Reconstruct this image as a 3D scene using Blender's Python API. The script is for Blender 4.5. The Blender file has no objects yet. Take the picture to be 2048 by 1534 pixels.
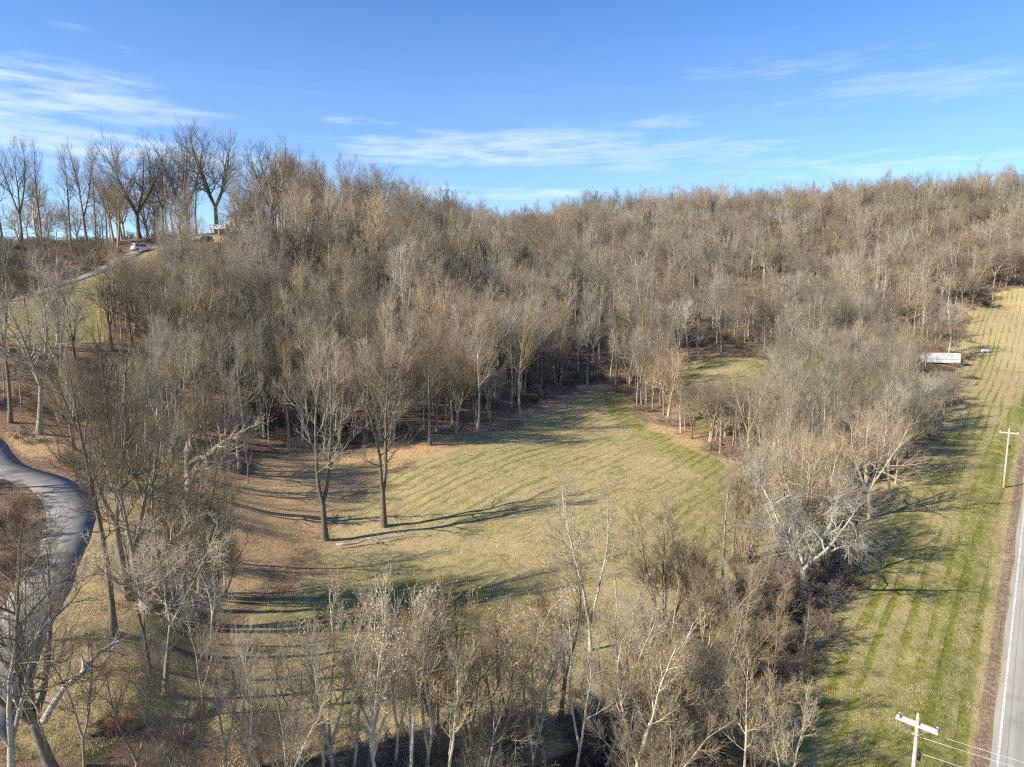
import bpy, math, random
import numpy as np
from mathutils import Vector, Matrix

R = math.radians
scene = bpy.context.scene
COL = scene.collection
RNG = np.random.default_rng(7)
random.seed(7)

# ------------------------------------------------------------------ camera
FPX, CU, CV = 1400.0, 1024.0, 767.0
PITCH = R(8.0)
CAMZ = 35.0
cam = bpy.data.cameras.new('camera')
cam.sensor_width = 36.0
cam.lens = FPX / 2048 * 36.0
cam.clip_start = 0.5
cam.clip_end = 20000
camo = bpy.data.objects.new('camera', cam)
COL.objects.link(camo)
camo.location = (0, 0, CAMZ)
camo.rotation_euler = (R(90) - PITCH, 0, 0)
scene.camera = camo

# ------------------------------------------------------------------ light
SUN_EL = R(33.0)
SHADOW_AZ = R(24.0)                 # shadows run towards +X and a little +Y
sd = Vector((math.cos(SHADOW_AZ) * math.cos(SUN_EL), math.sin(SHADOW_AZ) * math.cos(SUN_EL), -math.sin(SUN_EL)))
sun = bpy.data.lights.new('sun', 'SUN')
sun.energy = 5.0
sun.angle = R(0.5)
sun.color = (1.0, 0.92, 0.79)
suno = bpy.data.objects.new('sun', sun)
suno.rotation_euler = sd.to_track_quat('-Z', 'Y').to_euler()
COL.objects.link(suno)

SKY_STRENGTH = 0.083
scene.view_settings.view_transform = 'Standard'
scene.view_settings.look = 'None'
scene.view_settings.gamma = 1.0
scene.view_settings.use_curve_mapping = False
scene.view_settings.exposure = 0.80

scene.render.engine = 'CYCLES'
scene.cycles.max_bounces = 4
scene.cycles.diffuse_bounces = 2
scene.cycles.glossy_bounces = 1
scene.cycles.transmission_bounces = 1
scene.cycles.transparent_max_bounces = 2
scene.cycles.use_denoising = False
scene.cycles.use_adaptive_sampling = True
scene.cycles.adaptive_threshold = 0.02
scene.cycles.pixel_filter_type = 'BLACKMAN_HARRIS'
scene.cycles.filter_width = 1.2
scene.render.use_persistent_data = False


def pix_dir(u, v):
    """world direction of a photo pixel"""
    a = (u - CU) / FPX
    b = (v - CV) / FPX
    return Vector((a, math.cos(PITCH) - b * math.sin(PITCH), -math.sin(PITCH) - b * math.cos(PITCH))).normalized()


class NT:
    """small helper for node trees"""
    def __init__(self, tree):
        self.t = tree

    def n(self, kind, **kw):
        nd = self.t.nodes.new(kind)
        for k, val in kw.items():
            if k == 'ins':
                for key, v in val.items():
                    s = nd.inputs[key]
                    if hasattr(v, 'is_output') or isinstance(v, bpy.types.NodeSocket):
                        self.t.links.new(v, s)
                    else:
                        s.default_value = v
            else:
                setattr(nd, k, val)
        return nd

    def l(self, a, b):
        self.t.links.new(a, b)

    def math(self, op, a, b=None, c=None, clamp=False):
        nd = self.t.nodes.new('ShaderNodeMath')
        nd.operation = op
        nd.use_clamp = clamp
        for i, x in enumerate((a, b, c)):
            if x is None:
                continue
            if isinstance(x, bpy.types.NodeSocket):
                self.t.links.new(x, nd.inputs[i])
            else:
                nd.inputs[i].default_value = x
        return nd.outputs[0]

    def mix(self, fac, a, b, mode='MIX'):
        nd = self.t.nodes.new('ShaderNodeMix')
        nd.data_type = 'RGBA'
        nd.blend_type = mode
        nd.clamp_factor = True
        for key, x in ((0, fac), (6, a), (7, b)):
            if isinstance(x, bpy.types.NodeSocket):
                self.t.links.new(x, nd.inputs[key])
            elif key == 0:
                nd.inputs[key].default_value = x
            else:
                nd.inputs[key].default_value = (*x, 1) if len(x) == 3 else x
        return nd.outputs[2]

    def ramp(self, x, lo, hi, a=0.0, b=1.0, smooth=True):
        nd = self.t.nodes.new('ShaderNodeMapRange')
        nd.interpolation_type = 'SMOOTHSTEP' if smooth else 'LINEAR'
        self.t.links.new(x, nd.inputs[0])
        for i, val in zip((1, 2, 3, 4), (lo, hi, a, b)):
            nd.inputs[i].default_value = val
        return nd.outputs[0]

    def noise(self, vec, scale, detail=3.0, rough=0.55, dist=0.0):
        nd = self.t.nodes.new('ShaderNodeTexNoise')
        self.t.links.new(vec, nd.inputs['Vector'])
        nd.inputs['Scale'].default_value = scale
        nd.inputs['Detail'].default_value = detail
        nd.inputs['Roughness'].default_value = rough
        nd.inputs['Distortion'].default_value = dist
        return nd.outputs[0]

    def scaled(self, vec, s):
        nd = self.t.nodes.new('ShaderNodeMapping')
        self.t.links.new(vec, nd.inputs[0])
        nd.inputs['Scale'].default_value = s
        return nd.outputs[0]


def make_world():
    w = bpy.data.worlds.new('World')
    scene.world = w
    w.use_nodes = True
    t = w.node_tree
    t.nodes.clear()
    N = NT(t)
    sky = N.n('ShaderNodeTexSky')
    sky.sky_type = 'NISHITA'
    sky.sun_disc = False
    sky.sun_elevation = SUN_EL
    sky.sun_rotation = math.atan2(-sd.x, -sd.y)
    sky.altitude = 200
    sky.air_density = 1.0
    sky.dust_density = 0.0
    sky.ozone_density = 3.0
    hs = N.n('ShaderNodeHueSaturation', ins={'Saturation': 1.12, 'Value': 1.0, 'Color': sky.outputs[0]})
    tint = N.mix(1.0, hs.outputs[0], (0.78, 1.06, 1.43), 'MULTIPLY')
    # thin cirrus, in azimuth / elevation
    tc = N.n('ShaderNodeTexCoord')
    sep = N.n('ShaderNodeSeparateXYZ', ins={0: tc.outputs['Generated']})
    az = N.math('ARCTAN2', sep.outputs[0], sep.outputs[1])
    el = N.math('ARCSINE', sep.outputs[2])
    comb = N.n('ShaderNodeCombineXYZ', ins={0: az, 1: el})
    streak = N.noise(N.scaled(comb.outputs[0], (2.2, 24, 1)), 1.6, 6, 0.62, 0.6)
    fine = N.noise(N.scaled(comb.outputs[0], (7, 46, 1)), 2.0, 5, 0.65, 0.3)
    tex = N.math('ADD', N.math('MULTIPLY', streak, 0.55), N.math('MULTIPLY', fine, 0.45))
    soft = N.ramp(tex, 0.36, 0.68)
    # cirrus banks: (u, v) centre, half sizes in pixels, strength
    banks = [(90, 178, 300, 52, 0.85), (230, 225, 330, 22, 0.75), (40, 215, 130, 60, 0.8), (1345, 245, 105, 15, 0.5),
             (1000, 300, 420, 42, 0.85), (1250, 310, 420, 34, 0.7), (720, 243, 90, 9, 0.6), (1750, 325, 400, 32, 0.7),
             (1620, 130, 330, 24, 0.42), (1850, 170, 320, 46, 0.42), (1600, 205, 80, 12, 0.35), (130, 52, 70, 7, 0.3),
             (250, 100, 40, 8, 0.25), (960, 385, 330, 16, 0.85), (200, 300, 420, 44, 0.95), (1940, 291, 60, 8, 0.35),
             (520, 310, 200, 40, 0.35), (1440, 158, 60, 9, 0.3)]
    total = None
    for u, v, hu, hv, s in banks:
        d = pix_dir(u, v)
        a0, e0 = math.atan2(d.x, d.y), math.asin(d.z)
        d2 = pix_dir(u + hu * 0.5, v)
        d1 = pix_dir(u - hu * 0.5, v)
        wa = max(abs(math.atan2(d2.x, d2.y) - math.atan2(d1.x, d1.y)), 1e-3)
        we = hv / FPX
        q = N.math('ADD', N.math('POWER', N.math('MULTIPLY', N.math('SUBTRACT', az, a0), 1 / wa), 2.0),
                   N.math('POWER', N.math('MULTIPLY', N.math('SUBTRACT', el, e0), 1 / we), 2.0))
        g = N.math('MULTIPLY', N.ramp(q, 0.0, 1.6, 1.0, 0.0), s)
        total = g if total is None else N.math('MAXIMUM', total, g)
    cov = N.math('MULTIPLY', total, N.math('ADD', N.math('MULTIPLY', soft, 0.85), 0.15))
    # the same sort of cirrus, faint, over the rest of the sky
    haze = N.math('MULTIPLY', N.math('ADD', N.math('MULTIPLY', soft, 0.22), 0.5), N.ramp(el, 0.03, 0.42, 0.46, 0.04))
    cov = N.math('MULTIPLY', N.math('MAXIMUM', cov, haze), 0.8, clamp=True)
    cloud = (6.9, 7.7, 8.7, 1)
    c = N.mix(cov, tint, cloud)
    bg = N.n('ShaderNodeBackground', ins={'Color': c, 'Strength': SKY_STRENGTH})
    out = N.n('ShaderNodeOutputWorld')
    N.l(bg.outputs[0], out.inputs[0])


make_world()


# ------------------------------------------------------------------ noise on arrays
def _hash(ix, iy, s):
    h = (ix.astype(np.int64) * 374761393 + iy.astype(np.int64) * 668265263 + s * 1442695041) & 0x7fffffff
    h = ((h ^ (h >> 13)) * 1274126177) & 0x7fffffff
    h = h ^ (h >> 16)
    return (h & 0xffff) / 65535.0


def vnoise(x, y, scale, seed=0):
    x = np.asarray(x, float) / scale
    y = np.asarray(y, float) / scale
    ix, iy = np.floor(x), np.floor(y)
    fx, fy = x - ix, y - iy
    fx = fx * fx * (3 - 2 * fx)
    fy = fy * fy * (3 - 2 * fy)
    a, b = _hash(ix, iy, seed), _hash(ix + 1, iy, seed)
    c, d = _hash(ix, iy + 1, seed), _hash(ix + 1, iy + 1, seed)
    return (a * (1 - fx) + b * fx) * (1 - fy) + (c * (1 - fx) + d * fx) * fy


def sstep(x, lo, hi):
    t = np.clip((x - lo) / (hi - lo), 0, 1)
    return t * t * (3 - 2 * t)


# ------------------------------------------------------------------ terrain
CP = [  # (photo u, photo v, depth) of ground points
    (0, 1534, 40), (300, 1534, 42), (600, 1534, 44.5), (1000, 1534, 46.5), (1300, 1500, 49), (1600, 1534, 49),
    (1830, 1534, 49), (1976, 1516, 50), (2048, 1534, 49.5), (1760, 1200, 70), (2008, 975, 100), (2000, 1250, 66),
    (1900, 850, 145), (2000, 800, 165), (1880, 728, 215), (2040, 745, 210), (1980, 640, 262), (2030, 585, 292),
    (1605, 1190, 70), (1500, 1000, 95), (1440, 890, 120), (1300, 850, 135), (1175, 770, 165), (1450, 740, 180),
    (1540, 740, 182), (1040, 830, 135), (955, 855, 122), (860, 890, 110), (768, 1053, 84), (650, 1080, 80),
    (1000, 1050, 85), (1250, 1000, 92), (900, 1250, 62), (600, 1250, 60), (1180, 1290, 60), (500, 975, 88),
    (380, 985, 78), (235, 1265, 53), (255, 1190, 57), (60, 1240, 50), (140, 1040, 63), (0, 930, 72), (100, 930, 74),
    (70, 870, 82), (0, 870, 80), (200, 850, 90), (300, 870, 93), (500, 900, 100), (150, 650, 127), (20, 602, 133),
    (80, 580, 140), (200, 540, 154), (285, 502, 172), (435, 468, 192), (100, 492, 182), (0, 482, 182), (640, 585, 172),
]
CW = [  # (photo u, depth, height)
    (450, 215, 51), (450, 250, 49), (100, 215, 42), (-200, 205, 44), (700, 215, 47), (830, 240, 46), (950, 270, 45),
    (1024, 310, 47), (1100, 205, 17), (1000, 180, 16), (900, 150, 17), (750, 130, 15.5), (650, 150, 25), (760, 180, 34),
    (900, 200, 30), (1300, 205, 16), (1450, 225, 18), (1600, 225, 17), (1750, 220, 12), (1200, 400, 66), (1200, 310, 40),
    (1200, 250, 26), (1600, 420, 76), (1600, 330, 46), (1600, 265, 25), (1950, 385, 76), (1950, 335, 52), (2150, 320, 46), (2200, 400, 78),
    (1400, 410, 72), (1050, 340, 52), (1800, 400, 76),
]
XY = []
ZZ = []
for u, v, Z in CP:
    a, b = (u - CU) / FPX, (v - CV) / FPX
    XY.append((a * Z, Z * (math.cos(PITCH) - b * math.sin(PITCH))))
    ZZ.append(CAMZ - Z * (math.sin(PITCH) + b * math.cos(PITCH)))
for u, Z, h in CW:
    b = ((CAMZ - h) / Z - math.sin(PITCH)) / math.cos(PITCH)
    XY.append(((u - CU) / FPX * Z, Z * (math.cos(PITCH) - b * math.sin(PITCH))))
    ZZ.append(h)
for x, y, h in [(0, -60, 4), (-150, -30, 9), (150, -40, 2), (-130, 50, 24), (-200, 130, 38), (-260, 220, 40), (-120, 280, 34), (-200, 380, 30),
                (150, 70, 4), (260, 160, 12), (340, 300, 50), (-60, 360, 40), (40, 470, 56), (180, 520, 66), (360, 500, 70), (420, 380, 74), (-250, 500, 30)]:
    XY.append((x, y))
    ZZ.append(h)
XY = np.array(XY)
ZZ = np.array(ZZ)


def _tps(r2):
    return 0.5 * r2 * np.log(r2 + 1e-6)


def _fit():
    n = len(XY)
    S = 100.0
    P = XY / S
    d2 = ((P[:, None] - P[None]) ** 2).sum(-1)
    A = np.zeros((n + 3, n + 3))
    A[:n, :n] = _tps(d2) + 0.0015 * np.eye(n)
    A[:n, n] = 1
    A[:n, n + 1:] = P
    A[n, :n] = 1
    A[n + 1:, :n] = P.T
    b = np.zeros(n + 3)
    b[:n] = ZZ
    return np.linalg.solve(A, b), P, S


_W, _P, _S = _fit()
XMIN, XMAX, YMIN, YMAX = -260, 420, -60, 520


def h_smooth(x, y):
    x = np.clip(np.asarray(x, float), XMIN, XMAX)
    y = np.clip(np.asarray(y, float), YMIN, YMAX)
    sh = x.shape
    q = np.stack([x.ravel(), y.ravel()], -1) / _S
    out = np.zeros(len(q))
    n = len(_P)
    for i in range(0, len(q), 40000):
        c = q[i:i + 40000]
        d2 = ((c[:, None] - _P[None]) ** 2).sum(-1)
        out[i:i + 40000] = _tps(d2) @ _W[:n] + _W[n] + c @ _W[n + 1:]
    return out.reshape(sh)


def seg_dist(x, y, line):
    """distance to a polyline and the arc position of the foot"""
    x = np.asarray(x, float)
    y = np.asarray(y, float)
    best = np.full(x.shape, 1e9)
    arc = np.zeros(x.shape)
    s = 0.0
    for (x0, y0), (x1, y1) in zip(line[:-1], line[1:]):
        dx, dy = x1 - x0, y1 - y0
        L = math.hypot(dx, dy)
        t = np.clip(((x - x0) * dx + (y - y0) * dy) / (L * L), 0, 1)
        d = np.hypot(x - x0 - t * dx, y - y0 - t * dy)
        m = d < best
        best = np.where(m, d, best)
        arc = np.where(m, s + t * L, arc)
        s += L
    return best, arc


def resample(line, step):
    line = np.array(line, float)
    # Catmull-Rom through the points
    pts = []
    P = np.vstack([2 * line[0] - line[1], line, 2 * line[-1] - line[-2]])
    for i in range(1, len(P) - 2):
        n = max(2, int(np.linalg.norm(P[i + 1] - P[i]) / step))
        for k in range(n):
            t = k / n
            a, b, c, d = P[i - 1], P[i], P[i + 1], P[i + 2]
            pts.append(0.5 * (2 * b + (c - a) * t + (2 * a - 5 * b + 4 * c - d) * t * t + (3 * b - a - 3 * c + d) * t ** 3))
    pts.append(line[-1])
    return np.array(pts)


def cast(us, vs, hf):
    """where photo pixels meet the ground"""
    us = np.asarray(us, float)
    vs = np.asarray(vs, float)
    a, b = (us - CU) / FPX, (vs - CV) / FPX
    dy = math.cos(PITCH) - b * math.sin(PITCH)
    dz = -math.sin(PITCH) - b * math.cos(PITCH)
    T = np.linspace(30, 480, 451)
    x = a[:, None] * T
    y = dy[:, None] * T
    z = CAMZ + dz[:, None] * T
    below = z < hf(x, y)
    i = np.argmax(below, 1)
    i = np.where(below.any(1), np.maximum(i, 1), 450)
    lo, hi = T[i - 1], T[i]
    for _ in range(12):
        m = 0.5 * (lo + hi)
        bl = CAMZ + dz * m < hf(a * m, dy * m)
        hi = np.where(bl, m, hi)
        lo = np.where(bl, lo, m)
    return np.stack([a * hi, dy * hi], -1), hi


def poly_px(pts):
    us, vs = zip(*pts)
    return cast(us, vs, h_smooth)[0]


# roads and the creek, laid out on the ground
DRIVE = resample(np.vstack([poly_px([(-60, 1500), (10, 1330), (75, 1190), (125, 1090), (140, 1020), (95, 965), (0, 932)]),
                            [(-62, 78), (-80, 88), (-104, 108), (-104, 124)], poly_px([(20, 603), (90, 580), (200, 541), (270, 507), (330, 490)]),
                            [(-84, 184), (-77, 188)]]), 1.0)
_r = poly_px([(1997, 1450), (2046, 1010)])
RDIR = (_r[1] - _r[0]) / np.linalg.norm(_r[1] - _r[0])
RNORM = np.array([RDIR[1], -RDIR[0]])           # towards the right
ROAD_HALF = 3.1
_rc = _r[0] + RNORM * (ROAD_HALF - 0.25)
ROAD = resample([_rc + RDIR * s for s in (-110, -60, -20, 0, 30, 60, 90)] + [_rc + RDIR * 130 + RNORM * 2, _rc + RDIR * 200 + RNORM * 9, _rc + RDIR * 280 + RNORM * 24], 2.0)
CREEK = resample(np.vstack([[(-14, 30), (-4, 38)], poly_px([(1060, 1560), (1190, 1500), (1330, 1455), (1440, 1360), (1540, 1270), (1620, 1205), (1670, 1130), (1690, 1040), (1720, 950), (1740, 880), (1700, 810)])]), 0.8)
CREEKW = 1.0


def height(x, y, detail=True):
    x = np.asarray(x, float)
    y = np.asarray(y, float)
    h = h_smooth(x, y)
    if detail:
        h = h + 0.5 * (vnoise(x, y, 9, 1) - 0.5) + 0.22 * (vnoise(x, y, 3.1, 2) - 0.5) + 0.10 * (vnoise(x, y, 1.3, 3) - 0.5)
        far = sstep(y, 180, 260)
        h = h + far * 3.0 * (vnoise(x, y, 28, 5) - 0.5)
    for line, half in ((DRIVE, 1.9), (ROAD, ROAD_HALF)):
        near = np.zeros(x.shape, bool)
        mn, mx = line.min(0) - 14, line.max(0) + 14
        near = (x > mn[0]) & (x < mx[0]) & (y > mn[1]) & (y < mx[1])
        if near.any():
            xs, ys = x[near], y[near]
            d, arc = seg_dist(xs, ys, line)
            L = np.concatenate([[0], np.cumsum(np.linalg.norm(np.diff(line, axis=0), axis=1))])
            cz = np.interp(arc, L, line_z[id(line)])
            w = 1 - sstep(d, half + 0.4, half + (11.0 if line is DRIVE else 5.0))
            hh = h[near]
            hh = hh * (1 - w) + (cz - 0.07) * w
            h[near] = hh
    d, _ = seg_dist(x, y, CREEK)
    bank = 1 - sstep(d, CREEKW * 0.7, CREEKW * 2.6)
    h = h - 1.15 * bank - 0.25 * (1 - sstep(d, 2, 7))
    return h


line_z = {}
for _l in (DRIVE, ROAD):
    z = h_smooth(_l[:, 0], _l[:, 1])
    k = np.ones(9) / 9
    line_z[id(_l)] = np.convolve(np.pad(z, 4, mode='edge'), k, 'valid')


def H1(x, y):
    return float(height(np.array([x]), np.array([y]))[0])


def at(u, v):
    """ground point (x, y, z) behind a photo pixel"""
    p, Z = cast([u], [v], lambda x, y: height(x, y))
    return Vector((p[0][0], p[0][1], H1(p[0][0], p[0][1])))


def in_poly(x, y, poly):
    x = np.asarray(x, float)
    y = np.asarray(y, float)
    c = np.zeros(x.shape, bool)
    n = len(poly)
    for i in range(n):
        x0, y0 = poly[i]
        x1, y1 = poly[(i + 1) % n]
        m = ((y0 > y) != (y1 > y)) & (x < (x1 - x0) * (y - y0) / (y1 - y0 + 1e-12) + x0)
        c ^= m
    return c


def poly_sd(x, y, poly):
    """signed distance, positive inside"""
    ring = np.vstack([poly, poly[:1]])
    d, _ = seg_dist(x, y, ring)
    return np.where(in_poly(x, y, poly), d, -d)


MEADOW = poly_px([(860, 905), (960, 870), (1060, 832), (1120, 800), (1165, 785), (1225, 785), (1290, 832), (1380, 880), (1440, 915), (1500, 945),
                  (1510, 1010), (1480, 1100), (1330, 1200), (1180, 1310), (980, 1400), (760, 1470), (520, 1480), (430, 1320), (480, 1220), (600, 1130),
                  (640, 1090), (690, 1000), (760, 935)])
LITTER = poly_px([(370, 1010), (430, 960), (560, 905), (800, 885), (960, 852), (1090, 800), (1180, 765), (1260, 768), (1200, 785), (1110, 815), (960, 875), (860, 925), (760, 960), (690, 1020), (640, 1100), (600, 1150), (480, 1240),
                  (430, 1340), (300, 1240)])
STRIP = poly_px([(1275, 832), (1335, 846), (1405, 880), (1500, 932), (1490, 950), (1385, 900), (1290, 858)])
MEADOW2 = poly_px([(1340, 740), (1440, 712), (1530, 722), (1565, 745), (1500, 790), (1450, 860), (1400, 870), (1345, 810)])
FIELD = np.vstack([poly_px([(1560, 1560), (1600, 1420), (1630, 1310), (1665, 1215), (1710, 1130), (1765, 1020), (1835, 930), (1885, 860), (1925, 800),
                            (1905, 745), (1935, 722), (1945, 690), (1925, 660), (1940, 625), (1985, 592), (2046, 580)]),
                   [(240, 300), (320, 300), (200, 130), (120, 40), (60, -40), (20, 20)]])
LAWN_HILL = np.vstack([poly_px([(20, 612), (80, 590), (200, 550), (290, 512), (335, 505), (330, 525), (265, 575), (225, 625), (205, 685), (100, 692), (0, 692)]), [(-120, 118), (-120, 126)]])
LAWN_LOW = np.vstack([poly_px([(160, 985), (230, 930), (370, 900), (430, 960), (370, 1010), (300, 1240), (430, 1340), (440, 1540), (0, 1540)]), [(-32, 40)], poly_px([(50, 1300), (130, 1150), (185, 1050)])])
YARD = poly_px([(300, 505), (340, 480), (440, 462), (560, 470), (540, 480), (380, 490)])


# ------------------------------------------------------------------ object helpers
def add_mesh(name, verts, faces, mats=(), parent=None, mat_idx=None, smooth=False):
    me = bpy.data.meshes.new(name)
    me.from_pydata([tuple(v) for v in verts], [], faces)
    for m in mats:
        me.materials.append(m)
    if mat_idx is not None:
        me.polygons.foreach_set('material_index', np.asarray(mat_idx, np.int32))
    if smooth:
        me.polygons.foreach_set('use_smooth', np.ones(len(me.polygons), bool))
    me.update()
    o = bpy.data.objects.new(name, me)
    COL.objects.link(o)
    if parent is not None:
        o.parent = parent
    return o


def mesh_from_arrays(name, V, F, mats, mat_idx=None, smooth=True):
    """V (n,3) floats, F (m,4) ints"""
    me = bpy.data.meshes.new(name)
    me.vertices.add(len(V))
    me.vertices.foreach_set('co', np.ascontiguousarray(V, np.float32).ravel())
    k = F.shape[1]
    me.loops.add(len(F) * k)
    me.loops.foreach_set('vertex_index', np.ascontiguousarray(F, np.int32).ravel())
    me.polygons.add(len(F))
    me.polygons.foreach_set('loop_start', np.arange(0, len(F) * k, k, dtype=np.int32))
    if mat_idx is not None:
        me.polygons.foreach_set('material_index', np.ascontiguousarray(mat_idx, np.int32))
    if smooth:
        me.polygons.foreach_set('use_smooth', np.ones(len(F), bool))
    for m in mats:
        me.materials.append(m)
    me.update(calc_edges=True)
    return me


def tag(o, label=None, cat=None, group=None, kind=None):
    if label:
        o['label'] = label
    if cat:
        o['category'] = cat
    if group:
        o['group'] = group
    if kind:
        o['kind'] = kind
    return o


def root(name, loc, rz=0.0, label=None, cat=None, group=None):
    o = bpy.data.objects.new(name, None)
    o.empty_display_size = 0.3
    COL.objects.link(o)
    o.location = loc
    o.rotation_euler = (0, 0, rz)
    return tag(o, label, cat, group)


class MB:
    """collects boxes, tubes and prisms into one mesh"""
    def __init__(self):
        self.v = []
        self.f = []

    def box(self, c, s, rz=0.0, taper=1.0, rx=0.0):
        i = len(self.v)
        M = Matrix.Rotation(rz, 3, 'Z') @ Matrix.Rotation(rx, 3, 'X')
        for dz in (-1, 1):
            k = taper if dz > 0 else 1
            for dx, dy in ((-1, -1), (1, -1), (1, 1), (-1, 1)):
                p = M @ Vector((dx * s[0] / 2 * k, dy * s[1] / 2 * k, dz * s[2] / 2))
                self.v.append((p.x + c[0], p.y + c[1], p.z + c[2]))
        for q in ((0, 3, 2, 1), (4, 5, 6, 7), (0, 1, 5, 4), (1, 2, 6, 5), (2, 3, 7, 6), (3, 0, 4, 7)):
            self.f.append(tuple(i + k for k in q))
        return self

    def tube(self, pts, rad, n=8, cap=True):
        pts = [Vector(p) for p in pts]
        if not hasattr(rad, '__len__'):
            rad = [rad] * len(pts)
        i0 = len(self.v)
        for k, p in enumerate(pts):
            t = (pts[min(k + 1, len(pts) - 1)] - pts[max(k - 1, 0)]).normalized()
            ref = Vector((0, 0, 1)) if abs(t.z) < 0.9 else Vector((1, 0, 0))
            a = t.cross(ref).normalized()
            b = t.cross(a)
            for j in range(n):
                w = 2 * math.pi * j / n
                q = p + (a * math.cos(w) + b * math.sin(w)) * rad[k]
                self.v.append(tuple(q))
        for k in range(len(pts) - 1):
            for j in range(n):
                j2 = (j + 1) % n
                self.f.append((i0 + k * n + j, i0 + k * n + j2, i0 + (k + 1) * n + j2, i0 + (k + 1) * n + j))
        if cap:
            self.f.append(tuple(i0 + j for j in range(n))[::-1])
            self.f.append(tuple(i0 + (len(pts) - 1) * n + j for j in range(n)))
        return self

    def prism(self, outline, axis, a, b):
        """outline of (p, q) extruded from a to b along axis 'x' or 'y'; q is z"""
        i = len(self.v)
        n = len(outline)
        for w in (a, b):
            for p, q in outline:
                self.v.append((w, p, q) if axis == 'x' else (p, w, q))
        self.f.append(tuple(range(i, i + n))[::-1])
        self.f.append(tuple(range(i + n, i + 2 * n)))
        for k in range(n):
            k2 = (k + 1) % n
            self.f.append((i + k, i + k2, i + n + k2, i + n + k))
        return self

    def build(self, name, mat, parent=None, smooth=False):
        o = add_mesh(name, self.v, self.f, [mat] if mat else [], parent)
        if smooth:
            o.data.polygons.foreach_set('use_smooth', np.ones(len(o.data.polygons), bool))
        import bmesh
        bm = bmesh.new()
        bm.from_mesh(o.data)
        bmesh.ops.recalc_face_normals(bm, faces=bm.faces)
        bm.to_mesh(o.data)
        bm.free()
        return o


# ------------------------------------------------------------------ materials
def new_mat(name):
    m = bpy.data.materials.new(name)
    m.use_nodes = True
    t = m.node_tree
    t.nodes.clear()
    N = NT(t)
    out = N.n('ShaderNodeOutputMaterial')
    b = N.n('ShaderNodeBsdfPrincipled')
    b.inputs['Roughness'].default_value = 0.9
    b.inputs['Specular IOR Level'].default_value = 0.15
    N.l(b.outputs[0], out.inputs[0])
    return m, N, b


def plain(name, col, rough=0.8, var=0.25, scale=4.0, spec=0.2, metal=0.0, bump=0.0):
    m, N, b = new_mat(name)
    tc = N.n('ShaderNodeTexCoord')
    nz = N.noise(tc.outputs['Object'], scale, 5)
    lo = tuple(c * (1 - var) for c in col)
    hi = tuple(min(c * (1 + var), 0.9) for c in col)
    N.l(N.mix(N.ramp(nz, 0.3, 0.7), lo, hi), b.inputs['Base Color'])
    b.inputs['Roughness'].default_value = rough
    b.inputs['Specular IOR Level'].default_value = spec
    b.inputs['Metallic'].default_value = metal
    if bump:
        bp = N.n('ShaderNodeBump', ins={'Strength': bump, 'Distance': 0.02, 'Height': nz})
        N.l(bp.outputs[0], b.inputs['Normal'])
    return m


def bark(name, a, b_, patch=None, scale=3.0):
    """bark in the object's own tone: the object colour times a mottle"""
    m, N, b = new_mat(name)
    tc = N.n('ShaderNodeTexCoord')
    oi = N.n('ShaderNodeObjectInfo')
    v = N.scaled(tc.outputs['Object'], (1, 1, 0.3))
    nz = N.noise(v, scale * 3, 4, 0.6)
    big = N.noise(tc.outputs['Object'], 0.5, 2)
    c = N.mix(N.ramp(nz, 0.3, 0.7), a, b_)
    if patch:
        c = N.mix(N.math('MULTIPLY', N.ramp(big, 0.45, 0.62), 0.7), c, patch)
    c = N.mix(1.0, c, oi.outputs['Color'], 'MULTIPLY')
    reg = N.noise(oi.outputs['Location'], 0.022, 2, 0.5)
    c = N.mix(1.0, c, N.mix(N.ramp(reg, 0.38, 0.62), (1.0, 0.96, 0.875), (0.92, 0.95, 0.845)), 'MULTIPLY')
    hsv = N.n('ShaderNodeHueSaturation')
    N.l(c, hsv.inputs['Color'])
    N.l(N.ramp(oi.outputs['Random'], 0, 1, 0.72, 1.3, False), hsv.inputs['Value'])
    N.l(N.math('ADD', 0.494, N.math('MULTIPLY', N.math('FRACT', N.math('MULTIPLY', oi.outputs['Random'], 37.7)), 0.014)), hsv.inputs['Hue'])
    N.l(N.math('ADD', 0.75, N.math('MULTIPLY', N.math('FRACT', N.math('MULTIPLY', oi.outputs['Random'], 91.3)), 0.38)), hsv.inputs['Saturation'])
    N.l(hsv.outputs[0], b.inputs['Base Color'])
    b.inputs['Roughness'].default_value = 0.85
    return m


M = {}
M['bark'] = bark('tree_bark', (0.12, 0.095, 0.07), (0.27, 0.225, 0.17), (0.23, 0.205, 0.15))
M['twig'] = bark('tree_twigs', (0.28, 0.22, 0.16), (0.45, 0.37, 0.28))
M['pale_bark'] = bark('pale_bark', (0.38, 0.34, 0.27), (0.62, 0.57, 0.47), (0.22, 0.185, 0.14))
M['pale_twig'] = bark('pale_twigs', (0.35, 0.29, 0.215), (0.51, 0.43, 0.33))
M['wood_bark'] = bark('wood_bark', (0.25, 0.21, 0.16), (0.52, 0.455, 0.36), (0.32, 0.29, 0.22))
M['stem_bark'] = bark('pale_stem_bark', (0.30, 0.26, 0.20), (0.56, 0.50, 0.40), (0.22, 0.19, 0.14))
M['brush'] = bark('brush_twigs', (0.22, 0.165, 0.12), (0.37, 0.295, 0.225))
M['redbrush'] = bark('reddish_twigs', (0.20, 0.10, 0.075), (0.30, 0.17, 0.13))
M['seed'] = bark('dry_seed_leaves', (0.40, 0.295, 0.22), (0.56, 0.43, 0.325))
M['dead'] = plain('dead_wood', (0.42, 0.37, 0.31), 0.9, 0.3, 6, bump=0.4)
M['split'] = plain('split_wood', (0.60, 0.44, 0.27), 0.9, 0.25, 12)
M['pole'] = plain('weathered_pole_wood', (0.46, 0.40, 0.32), 0.85, 0.2, 5, bump=0.2)
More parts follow.
